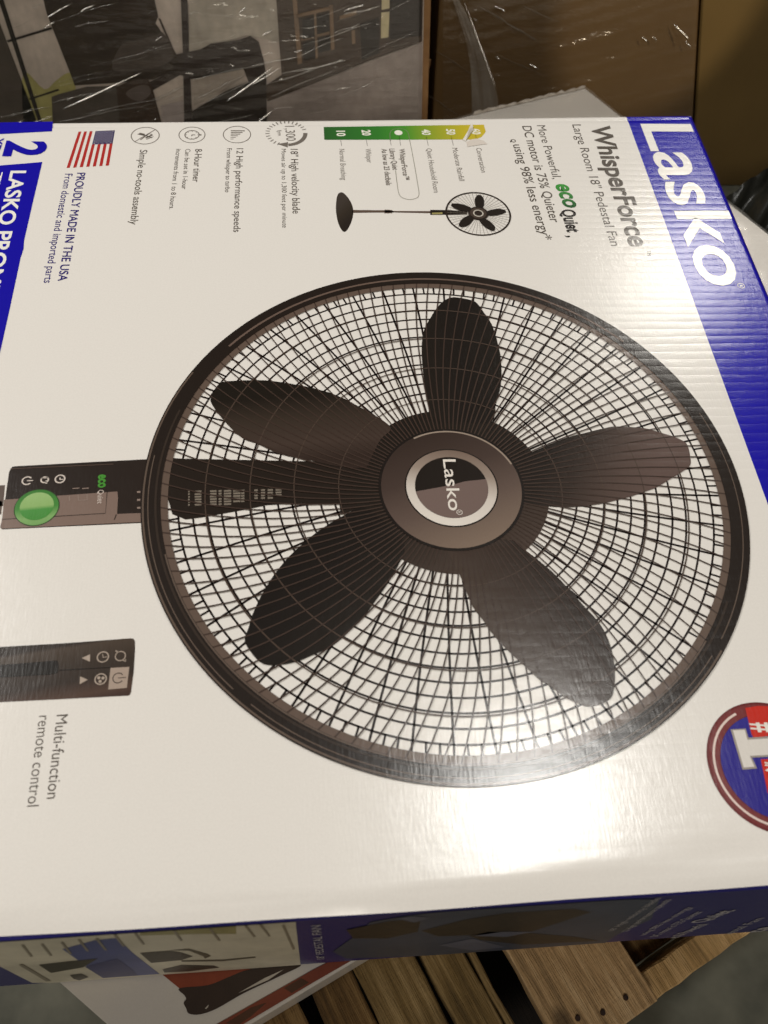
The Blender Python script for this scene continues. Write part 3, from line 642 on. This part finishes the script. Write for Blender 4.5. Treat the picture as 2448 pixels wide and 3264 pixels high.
und_print('edge_stripe', [[(1120, 3062), (1060, 3060), (1000, 3090), (693, 3264), (560, 3340), (680, 3330), (777, 3264), (1000, 3131)]], (128, 64, 44), 1)
und_print('stripe_patch', [[(905, 3150), (960, 3118), (985, 3132), (930, 3165)], [(720, 3262), (800, 3212), (850, 3196), (800, 3240), (762, 3266)]], (84, 54, 36), 2)
und_print('orange_cuff', [s3([(860, 592), (1010, 575), (1230, 565), (1330, 562), (1215, 606), (1100, 650), (950, 665)])], (140, 66, 42), 2)
und_print('dark_glove', [[tuple(q) for q in catmull(s3([(950, 664), (1100, 648), (1215, 603), (1330, 563), (1590, 538), (1480, 600), (1290, 690), (1150, 770), (1060, 802), (1000, 798), (985, 770), (972, 742), (985, 722), (975, 700)]), 4)]], (58, 44, 36), 3)
und_print('glove_glint', [s3([(1260, 690), (1400, 610), (1500, 565), (1420, 620)]), s3([(1085, 770), (1105, 750), (1100, 765), (1090, 774)])], (190, 182, 170), 4)
# loose wrap over its far corner
bm = bmesh.new(); bmesh.ops.create_grid(bm, x_segments=60, y_segments=90, size=.5)
for v in bm.verts:
    a = v.co.x + .5; b = v.co.y + .5; p = A_ + (nA - A_).normalized() * (a * .30 - .004) + (B_ - A_).normalized() * (b * .56 - .004)
    h = .0026 + .0016 * mnoise.noise((a * 7, b * 22, 3)) + .0006 * mnoise.noise((a * 19, b * 60, 9))
    if a < .03 or b < .02: h -= .004
    v.co = (p.x, p.y, UZ + h)
M_film = film_mat('clear_film', .07, .16, haze=.10, bump=.0008)
wrapo = from_bm('stretch_wrap', bm, M_film, None, smooth=True); tag(wrapo, 'clear wrinkled film stretched over the far corner of the white carton', 'plastic film', 'clear stretch film')
# crushed cardboard lip on the far corner
bm = bmesh.new(); n_ = 26; pr = []
for i in range(n_ + 1):
    p = top((1865, 280), UZ).lerp(nA, i / n_) if i < n_ else nA; j = .002 * math.sin(i * 2.3) + .0013 * random.uniform(-1, 1)
    d = Vector((.36, .93, 0)); pr.append((bm.verts.new(p + d * (-.003)), bm.verts.new(p + d * (.003 + j) + Vector((0, 0, .0012 * random.random())))))
for a, b in zip(pr, pr[1:]): bm.faces.new((a[0], b[0], b[1], a[1]))
bmesh.ops.translate(bm, vec=(0, 0, .0012), verts=bm.verts)
from_bm('crushed_edge', bm, rough_mat('crushed_board', (150, 136, 120), (206, 198, 186), 120, rough=.6), und)

# ------------------------------------------------------------------ wooden pallet
PZ = UB - .002
def wood(a, b, seed=0.0):
    m = bpy.data.materials.new('pallet_wood'); m.use_nodes = True; nt = m.node_tree; p = nt.nodes['Principled BSDF']
    t = node(nt, 'ShaderNodeTexCoord'); mp = node(nt, 'ShaderNodeMapping'); mp.inputs['Location'].default_value = (seed, seed * 2.3, 0)
    nt.links.new(t.outputs['Object'], mp.inputs[0]); v = mp.outputs[0]
    big = noise_n(nt, v, 9, 4, (4, .7, 4)); wv = noise_n(nt, v, 26, 6, (9, .4, 9)); fine = noise_n(nt, v, 150, 4, (7, .5, 7)); saw = noise_n(nt, v, 120, 2, (.35, 4, 1)); dirt = noise_n(nt, v, 14, 6)
    f = math_n(nt, 'ADD', math_n(nt, 'MULTIPLY', wv, .55), math_n(nt, 'MULTIPLY', big, .45))
    cr = node(nt, 'ShaderNodeValToRGB'); nt.links.new(f, cr.inputs[0]); e = cr.color_ramp.elements
    e[0].position = .36; e[1].position = .62; e[0].color = (*[c * .55 for c in lin(a)], 1); e[1].color = (*lin(b), 1)
    k = e.new(.47); k.color = (*lin(a), 1)
    hv = node(nt, 'ShaderNodeHueSaturation'); nt.links.new(cr.outputs[0], hv.inputs['Color'])
    val = math_n(nt, 'MULTIPLY', math_n(nt, 'MULTIPLY_ADD', fine, .45, .85), math_n(nt, 'MULTIPLY_ADD', dirt, 1.0, .5))
    vo = node(nt, 'ShaderNodeTexVoronoi'); m2 = node(nt, 'ShaderNodeMapping'); m2.inputs['Scale'].default_value = (1.5, 1, 1); nt.links.new(v, m2.inputs[0]); nt.links.new(m2.outputs[0], vo.inputs['Vector']); vo.inputs['Scale'].default_value = 15
    kn = node(nt, 'ShaderNodeMapRange'); nt.links.new(vo.outputs['Distance'], kn.inputs[0])
    for q, w in ((1, .06), (2, .17), (3, .35), (4, 1.0)): kn.inputs[q].default_value = w
    nt.links.new(math_n(nt, 'MULTIPLY', val, kn.outputs[0]), hv.inputs['Value']); nt.links.new(hv.outputs[0], p.inputs['Base Color'])
    p.inputs['Roughness'].default_value = .85
    bu = node(nt, 'ShaderNodeBump'); bu.inputs['Distance'].default_value = .0016
    nt.links.new(math_n(nt, 'ADD', math_n(nt, 'ADD', fine, math_n(nt, 'MULTIPLY', saw, .25)), wv), bu.inputs['Height']); nt.links.new(bu.outputs[0], p.inputs['Normal']); return m
ES = Vector((.43, -.903, 0)).normalized(); EP = Vector((.903, .43, 0)).normalized()
pal = base(empty('wooden_pallet', (.1, .3, FZ), 'rough wooden pallet with wide gaps between its slats', 'pallet'))
rot = Matrix((( EP.x, ES.x, 0, 0), (EP.y, ES.y, 0, 0), (0, 0, 1, 0), (0, 0, 0, 1)))   # slat axes: x across, y along
def st(p, z=PZ): q = top(p, z); return q.dot(EP), q.dot(ES)
TO = (st((2387, 3002))[1] + st((1988, 3257))[1]) / 2; TI = (st((2045, 3104))[1] + st((2193, 3007))[1]) / 2
def board(name, s0, s1, t0, t1, z0, z1, mat, n=None, rag=.0008):
    bm = bmesh.new(); box_bm(bm, (s0, t0, z0), (s1, t1, z1))
    long = 1 if (t1 - t0) > (s1 - s0) else 0
    bmesh.ops.subdivide_edges(bm, edges=[e for e in bm.edges if abs((e.verts[0].co - e.verts[1].co)[long]) > .1], cuts=40)
    bmesh.ops.bevel(bm, geom=[e for e in bm.edges if e.calc_face_angle(0) > 1], offset=.0012, segments=1, affect='EDGES')
    for v in bm.verts:
        k = 0 if long else 1
        v.co[k] += rag * math.sin(v.co[long] * 310 + s0 * 99) * random.uniform(.3, 1); v.co.z += .0006 * math.sin(v.co[long] * 60 + s0 * 50)
    o = from_bm(name, bm, mat, pal); o.matrix_parent_inverse = PINV[pal.name] @ rot; return o
wA, wB, wC, wD = wood((112, 84, 46), (150, 120, 76), .3), wood((126, 102, 60), (166, 140, 96), 1.7), wood((196, 160, 114), (230, 198, 152), 3.1), wood((196, 158, 104), (222, 184, 130), 4.4)
xs = lambda a, b: (st(a)[0], st(b)[0])
T0 = TO - .62
g1a, g1b = xs((950, 3190), (1003, 3190)); g2a, g2b = xs((1378, 3155), (1397, 3155)); g3a, g3b = xs((1577, 3150), (1682, 3150)); g4a, g4b = xs((1995, 3030), (2035, 3030))
k1 = st((1140, 3125))[0]; k2 = st((1530, 3118))[0]
for s0, s1, m in ((g1a - .085, g1a, wA), (g1b, k1 - .0006, wA), (k1 + .0006, g2a, wB), (g2b, k2 - .0008, wB), (k2 + .0008, g3a, wB), (g3b, g4a + .001, wC)):
    board('slat', s0, s1, T0, TO - .0008, PZ - .014, PZ, m)
for t0, t1 in ((TI, TO), ((T0 + TO) / 2 - .02, (T0 + TO) / 2 + .02), (T0, T0 + .04)):
    board('stringer', g1a - .09, g4a + .215, t0, t1, PZ - .075, PZ - .0145, wD)
board('bottom_or_shade_board', g4a - .06, g4a + .13, T0, TI - .004, FZ + .10, FZ + .114, wA); w_gap_shade = wood((20, 15, 11), (30, 23, 16), 6.0)
for b0, b1 in ((g1a - .04, g1b + .03), (g2a - .03, g2b + .028), (g3a - .035, g3b + .03)): board('bottom_or_shade_board', b0, b1, T0, TO - .001, FZ + .002, FZ + .016, w_gap_shade)  # near-black boards added under the gaps, their colour stands in for the shade there
M_nail = rough_mat('rusty_nail', (34, 20, 14), (66, 40, 26), 300, rough=.6)
for q in ((1842, 3246), (1922, 3228), (1995, 3180)):                      # nail heads in the end of the pale slat
    s_, t_ = st(q); bm = bmesh.new(); bmesh.ops.create_cone(bm, cap_ends=True, segments=14, radius1=.0019, radius2=.0016, depth=.0012)
    bmesh.ops.translate(bm, vec=(s_, t_, PZ + .0003), verts=bm.verts); o = from_bm('nail_head', bm, M_nail, pal); o.matrix_parent_inverse = PINV[pal.name] @ rot

# ------------------------------------------------------------------ furniture carton behind, left
FY = .93
fur = base(empty('furniture_box', (-.4, 1.2, FZ), 'tall carton printed with a dim photo of dark wicker chairs, standing behind on the left', 'box'))
def fw(p): return wall(p, FY)
tr_, br_ = fw((1352, -60)), fw((1342, 372)); dx = (tr_.x - br_.x) / (tr_.z - br_.z)
rb, rt = Vector((br_.x + dx * (FZ - br_.z), FY, FZ)), Vector((br_.x + dx * (.16 - br_.z), FY, .16))
prism('carton_body', [(-1.0, FY, FZ), rb, rt, (-1.0, FY, .16)], (0, .5, 0), ink((118, 110, 103), .5), fur)
prism('corner_strip', [rb + Vector((.0005, .0, 0)), rb + Vector((.0075, 0, 0)), rt + Vector((.0075, 0, 0)), rt + Vector((.0005, 0, 0))], (0, .5, 0), rough_mat('board_edge', (128, 92, 54), (150, 112, 70), 60), fur)
fmap = lambda p: (fw(p).x, fw(p).z)
fplace = lambda x, y, z: (x, FY - z * 6 - .0002, y)
scene_pic = [None]
def fp(name, pls, col, lvl, smooth=False):
    s = Sheet(lvl, fmap)
    for p in pls: s.pp([tuple(q) for q in catmull(p, 4)] if smooth else p)
    o = s.make(name, ink(tuple(min(235, v * (1.22 + .34 * max(0, min(1, (max(col) - 70) / 40)))) for v in col), .5, None, .3, .45), scene_pic[0] or fur, None, fplace)
    return o
a1 = lambda pts: crop(0, 0, 1.8433, pts); a2 = lambda pts: crop(800, 0, 1.8433, pts)
scene_pic[0] = fp('printed_photo', [[(-60, -60), (1352, -60), (1344, 372), (1338, 450), (-60, 450)]], (128, 119, 111), 1)
fp('window_view', [a1([(150, 420), (260, 520), (330, 470), (400, 425), (440, 470), (440, 800), (180, 800), (130, 560)])], (112, 107, 66), 2, True)
fp('dark_wall', [a1([(-60, 60), (0, 130), (215, 700), (240, 800), (-60, 800)])], (62, 54, 48), 2)
fp('window_bars', [a1([(-25, -60), (5, -60), (252, 720), (228, 720)]), a1([(40, 232), (50, 244), (310, 165), (300, 153)]), a1([(170, 573), (178, 582), (352, 526), (344, 516)])], (26, 20, 17), 3)
fp('chair_back', [a1([(245, -60), (900, -60), (930, 90), (915, 130), (1035, 305), (1040, 400), (900, 460), (690, 480), (440, 495), (405, 400), (275, 70)])], (42, 33, 26), 4)
fp('pale_cushion', [a1([(660, 390), (720, 250), (820, 225), (930, 190), (965, 190), (1020, 320), (930, 385), (760, 410)])], (66, 58, 53), 5, True)
fp('chair_arm', [a1([(930, 95), (945, 100), (1035, 308), (1020, 312)])], (58, 48, 42), 6)
fp('wall_panel', [a1([(1115, -60), (1660, -60), (1640, 240), (1450, 200), (1200, 280), (1110, 300)])], (114, 108, 99), 4)
fp('dark_post', [a1([(1062, -60), (1102, -60), (1112, 300), (1135, 800), (1085, 800), (1075, 300)])], (40, 31, 28), 7)
fp('second_chair', [a1([(1030, 310), (1180, 280), (1240, 245), (1400, 225), (1470, 200), (1520, 235), (1550, 340), (1565, 440), (1460, 470), (1430, 395), (1130, 455), (1060, 430), (900, 520), (880, 470), (1030, 400)])], (40, 31, 26), 6)
fp('seat_cushion', [a1([(1125, 450), (1300, 410), (1425, 388), (1450, 425), (1340, 505), (1140, 610)])], (108, 100, 92), 6)
fp('low_table', [a1([(305, 560), (345, 545), (510, 500), (690, 495), (720, 800), (315, 800)])], (62, 55, 50), 5)
fp('wicker_side', [a1([(685, 500), (760, 465), (870, 448), (895, 500), (975, 800), (715, 800)])], (48, 35, 27), 6)
fp('table_top', [a1([(740, 540), (800, 495), (870, 490), (885, 540), (820, 585)])], (74, 65, 61), 7, True)
fp('pale_cover', [a1([(945, 610), (1085, 580), (1095, 800), (965, 800)])], (108, 100, 97), 6)
fp('sofa_side', [a1([(1130, 640), (1330, 520), (1565, 430), (1570, 800), (1130, 800)])], (36, 29, 24), 7)
fp('bookcase', [a2([(145, -60), (1010, -60), (1005, 235), (700, 345), (400, 470), (95, 590), (85, 495), (180, 430), (170, 300)])], (58, 47, 38), 5)
fp('bookcase_frame', [a2([(240, -60), (265, -60), (300, 360), (275, 370)]), a2([(265, 75), (475, 25), (478, 45), (268, 95)]), a2([(460, 20), (480, 20), (490, 280), (470, 285)]), a2([(370, 70), (382, 68), (392, 330), (380, 335)]), a2([(295, 215), (460, 175), (460, 190), (296, 230)]), a2([(590, 170), (610, 165), (612, 245), (594, 250)]), a2([(520, 85), (620, 50), (620, 75), (522, 105)])], (92, 75, 58), 6)
fp('dark_panes', [a2([(300, 100), (366, 85), (374, 205), (304, 220)]), a2([(385, 80), (455, 65), (460, 170), (390, 190)]), a2([(304, 238), (374, 222), (380, 330), (310, 345)]), a2([(392, 215), (462, 195), (466, 280), (396, 300)]), a2([(640, 130), (750, 90), (755, 300), (650, 340)]), a2([(815, -60), (1000, -60), (1000, 200), (815, 220)])], (32, 26, 22), 7)
fp('pale_strip', [a2([(764, 60), (812, 55), (806, 205), (762, 212)]), a2([(766, -20), (812, -25), (812, 35), (766, 45)])], (128, 120, 94), 8)
fp('print_floor', [a2([(90, 592), (400, 470), (700, 347), (1005, 237), (1000, 800), (90, 800)])], (101, 93, 88), 6)

# stretch film over it: a sheet and its pulled ridges
def film_sheet(name, corners, mat, seed, label, amp=.0022):
    bm = bmesh.new(); rnd = random.Random(seed); NX, NY = 110, 60; g = []
    ph_ = [rnd.uniform(0, 6) for _ in range(6)]
    for i in range(NX + 1):
        row = []
        for j in range(NY + 1):
            a, b = i / NX, j / NY; p = corners[0].lerp(corners[1], a).lerp(corners[3].lerp(corners[2], a), b)
            u = a * .35 + b; h = amp * (math.sin(u * 47 + ph_[0] + 2 * math.sin(a * 5 + ph_[3])) * .5 + math.sin(u * 91 + ph_[1] + math.sin(a * 9)) * .35 + math.sin(u * 23 + a * 4 + ph_[2]) * .7)
            row.append(bm.verts.new((p.x, p.y - .006 - abs(h), p.z)))
        g.append(row)
    for i in range(NX):
        for j in range(NY): bm.faces.new((g[i][j], g[i + 1][j], g[i + 1][j + 1], g[i][j + 1]))
    o = from_bm(name, bm, mat, None, smooth=True); return tag(o, label, 'plastic film', 'clear stretch film')
film1 = film_sheet('stretch_wrap', [fw((-80, -60)), fw((1335, -60)), fw((1330, 460)), fw((-80, 460))], film_mat('box_film', .055, .14, haze=.012), 3, 'clear stretch film pulled tight over the wicker chair carton')
M_ridge = bpy.data.materials.new('film_ridge'); M_ridge.use_nodes = True
b = M_ridge.node_tree.nodes['Principled BSDF']; b.inputs['Base Color'].default_value = (.95, .93, .88, 1); b.inputs['Roughness'].default_value = .20; b.inputs['Metallic'].default_value = 1.0; b.inputs['Alpha'].default_value = .9
M_ridge2 = M_ridge.copy(); M_ridge2.node_tree.nodes['Principled BSDF'].inputs['Alpha'].default_value = .22
def ridge_bm(bm, a, b, r, yoff=.009, tilt=False):
    a = a + Vector((0, -yoff, 0)); b = b + Vector((0, -yoff, 0))
    if tilt:                                # glint put into the shape: ridge leaned to mirror the added fill lamp at the camera
        if b.x < a.x: a, b = b, a
        m_ = (a + b) / 2; v = (Vector((0, 0, H)) - m_).normalized(); l = (Vector((-.2, -2.3, 2.5)) - m_).normalized(); h = (v + l).normalized()
        dy = -((b.x - a.x) * h.x + (b.z - a.z) * h.z) / h.y; a = a + Vector((0, -max(dy, 0), 0)); b = b + Vector((0, min(dy, 0), 0))
    d = b - a; n = 14; t = d.normalized(); s1 = t.orthogonal().normalized(); s2 = t.cross(s1); rows = []
    ph1 = random.uniform(0, 6)
    for i in range(n + 1):
        k = i / n; p = a + d * k + s1 * (.0002 if tilt else .0006) * math.sin(k * 7 + ph1); rr_ = r * (math.sin(math.pi * min(1, max(0, k))) ** .5 * .92 + .08) * (.75 + .25 * math.sin(k * 19 + ph1))
        rows.append([bm.verts.new(p + (s1 * math.cos(q * 1.0472) + s2 * math.sin(q * 1.0472)) * rr_) for q in range(6)])
    for A, B in zip(rows, rows[1:]):
        for q in range(6): bm.faces.new((A[q], A[(q + 1) % 6], B[(q + 1) % 6], B[q]))
def ridges(name, items, mapf, mat, parent, r):
    for a, b_, *k in items:
        bm = bmesh.new(); ridge_bm(bm, mapf(a), mapf(b_), r * (k[0] if k else 1), .009, mat is M_ridge); from_bm(name, bm, mat, parent, smooth=True)
C1 = lambda *v: [(crop(0, 0, 1.8433, [(v[i], v[i + 1])])[0], crop(0, 0, 1.8433, [(v[i + 2], v[i + 3])])[0], v[i + 4]) for i in range(0, len(v), 5)]
C2 = lambda *v: [(crop(800, 0, 1.8433, [(v[i], v[i + 1])])[0], crop(800, 0, 1.8433, [(v[i + 2], v[i + 3])])[0], v[i + 4]) for i in range(0, len(v), 5)]
ridges('pulled_ridge', C1(395, 522, 838, 398, 1.35, 290, 45, 420, -5, 1.0, 480, 25, 560, 0, 1.3, 265, 126, 328, 98, 1.4, 1338, 505, 1605, 368, 1.2, 1480, 688, 1600, 624, .8, 400, 556, 428, 546, 1.2, 1540, 172, 1600, 148, .8, 1405, 40, 1445, 18, 1.1, 915, 205, 955, 185, 1.0, 20, 705, 150, 675, .9, 150, 678, 320, 655, .6)
       + C2(545, 28, 660, 2, 1.4, 250, 277, 300, 268, 1.2, 168, 438, 188, 432, 1.5, 0, 445, 170, 372, 1.0, 500, 332, 540, 325, 1.2, 425, 124, 438, 124, 1.5, 70, 175, 120, 148, .8, 0, 690, 125, 622, 1.0), fw, M_ridge, film1, .00075)
bm = bmesh.new(); rnd2 = random.Random(21)
for k in range(34):                                                        # fine parallel stretch lines all over the sheet
    x, y = rnd2.uniform(-40, 1300), rnd2.uniform(-20, 372); L_ = rnd2.choice((50, 90, 160, 300)) * rnd2.uniform(.6, 1.2); a_ = math.radians(rnd2.gauss(-17, 5))
    ridge_bm(bm, fw((x, y)), fw((min(1330, x + L_ * math.cos(a_)), y + L_ * math.sin(a_))), rnd2.uniform(.0002, .00042), .0085)
o = from_bm('fine_wrinkle', bm, M_ridge2, film1, smooth=True); o['kind'] = 'stuff'
ridges('soft_ridge', C1(1120, 445, 1659, 320, 1, 1140, 600, 1600, 400, .8, 310, 575, 690, 490, 1.2, 500, 640, 1000, 540, .8, 900, 560, 1090, 480, 1.5, 1180, 720, 1500, 640, .8, 1110, 50, 1170, 45, .8, 1330, 75, 1380, 60, .8, 1540, 295, 1600, 285, .8, 440, 130, 640, 90, 1, 330, 690, 800, 600, 1, 0, 660, 300, 600, 1.2, 1130, 560, 1430, 420, 1.4)
       + C2(0, 360, 270, 305, 1, 270, 305, 540, 190, .8, 170, 410, 560, 330, 1, 300, 240, 700, 110, .9, 90, 470, 520, 330, 1.2, 480, 170, 640, 110, .8, 100, 545, 500, 380, 1, 540, 60, 760, 10, 1, 490, 505, 590, 480, 1, 230, 395, 480, 345, .9), fw, M_ridge2, film1, .0011)

# ------------------------------------------------------------------ brown cartons behind, right
KY = 1.08
kw = lambda p: wall(p, KY)
M_brown = rough_mat('brown_board', (98, 74, 42), (110, 85, 50), 5, (1.6, 1, 1), .6, .0002, 8)
brn = base(empty('brown_carton', (.35, 1.3, FZ), 'plain brown carton behind the white corner, film wrapped, left of the upright slit', 'box', 'brown cartons behind'))
def kz(p, z):                               # carry an edge of the photo down or up to height z
    return p
l0, l1 = kw((1402, 0)), kw((1382, 330)); m0, m1 = kw((2229, 0)), kw((2214, 270))
def at_z(a, b, z): k = (z - a.z) / (b.z - a.z); return a + (b - a) * k
zt = .16
prism('carton_body', [at_z(l0, l1, zt), at_z(l0, l1, FZ), at_z(m0, m1, FZ), at_z(m0, m1, zt)], (0, .45, 0), M_brown, brn, None, .0015)
bm = bmesh.new(); q = [kw(p) + Vector((0, -.0006, 0)) for p in a2([(1022, 348), (1056, 345), (1050, 385), (1020, 388)])]
prism('edge_tab', q, (0, -.003, 0), M_card, brn); bm.free()
br2 = base(empty('brown_carton', (.8, 1.3, FZ), 'plain brown carton behind on the far right, right of the upright slit', 'box', 'brown cartons behind'))
g0 = Vector((.0035, 0, 0))
prism('carton_body', [at_z(m0, m1, zt) + g0, at_z(m0, m1, FZ) + g0, Vector((1.15, KY, FZ)), Vector((1.15, KY, zt))], (0, .45, 0), rough_mat('brown_board_light', (108, 86, 46), (122, 98, 55), 5, (1.6, 1, 1), .6, .0002, 8), br2, None, .0015)
film2 = film_sheet('stretch_wrap', [kw((1410, -60)), kw((2220, -60)), kw((2200, 420)), kw((1410, 420))], film_mat('carton_film', .06, .16, haze=.012), 11, 'clear stretch film over the brown carton with one bunched diagonal band')
bm = bmesh.new(); bl_ = [(1432, -40), (1452, 20), (1482, 110), (1496, 190), (1500, 290), (1502, 400)]; br_2 = [(1450, -40), (1480, 20), (1522, 110), (1555, 190), (1582, 290), (1590, 400)]
rw = []
for i in range(41):
    k = i / 40 * 5; j = min(4, int(k)); f_ = k - j; row = []
    for m_ in range(13):
        a = Vector(bl_[j]).lerp(Vector(bl_[j + 1]), f_); b_ = Vector(br_2[j]).lerp(Vector(br_2[j + 1]), f_); c_ = a.lerp(b_, m_ / 12)
        row.append(bm.verts.new(kw(c_) + Vector((0, -.012 - .0035 * mnoise.noise((m_ * .45, i * .09, 1)) - .003 * mnoise.noise((m_ * .9, i * .05, 5)), 0))))
    rw.append(row)
for A, B in zip(rw, rw[1:]):
    for m_ in range(12): bm.faces.new((A[m_], A[m_ + 1], B[m_ + 1], B[m_]))
from_bm('bunched_band', bm, film_mat('bunched_film', .10, .22, haze=.15, bump=.002), film2, smooth=True)
ridges('pulled_ridge', [((1478, -5), (1560, 190), .9), ((1572, 8), (1590, 12), 2.2), ((1590, 12), (1604, 20), 1.6), ((1508, 46), (1516, 52), 1.8), ((1682, 190), (1712, 200), 1.2), ((2140, 62), (2180, 92), 1.4), ((2040, 105), (2056, 113), 1.2), ((2074, 104), (2086, 112), 1.2), ((2178, 118), (2192, 130), 1.0), ((1575, 168), (1592, 174), 1.2)], kw, M_ridge, film2, .0007)
ridges('soft_ridge', [((1515, 0), (1660, 90), 1.6), ((1610, 60), (1712, 118), 1.8), ((1660, 5), (1780, 60), 1.0), ((1380, 145), (1520, 235), 1), ((1360, 290), (1470, 360), 1), ((1560, 150), (1730, 230), .9)], kw, M_ridge2, film2, .001)

# ------------------------------------------------------------------ crumpled black plastic at the right
bm = bmesh.new(); rnd = random.Random(5); g = []
q0, q1, q2, q3 = top((2240, 690), -.27), top((2620, 480), -.27), top((2700, 860), -.27), top((2380, 900), -.27)
ph_ = [rnd.uniform(0, 6) for _ in range(8)]
for i in range(49):
    row = []
    for j in range(37):
        a, b_ = i / 48, j / 36; p = q0.lerp(q1, a).lerp(q3.lerp(q2, a), b_)
        p.z += .016 * abs(math.sin(b_ * 9 + a * 4 + ph_[0])) + .010 * math.sin(a * 7 - b_ * 5 + ph_[1]) + .005 * abs(math.sin(a * 21 + b_ * 14 + ph_[2])); row.append(bm.verts.new(p))
    g.append(row)
for i in range(48):
    for j in range(36): bm.faces.new((g[i][j], g[i + 1][j], g[i + 1][j + 1], g[i][j + 1]))
mb = bpy.data.materials.new('black_plastic'); mb.use_nodes = True; b = mb.node_tree.nodes['Principled BSDF']; b.inputs['Base Color'].default_value = (.012, .012, .009, 1); b.inputs['Roughness'].default_value = .32
tag(from_bm('plastic_bag', bm, mb, None, smooth=True), 'crumpled black plastic bag beside the right corner of the white carton', 'bag')
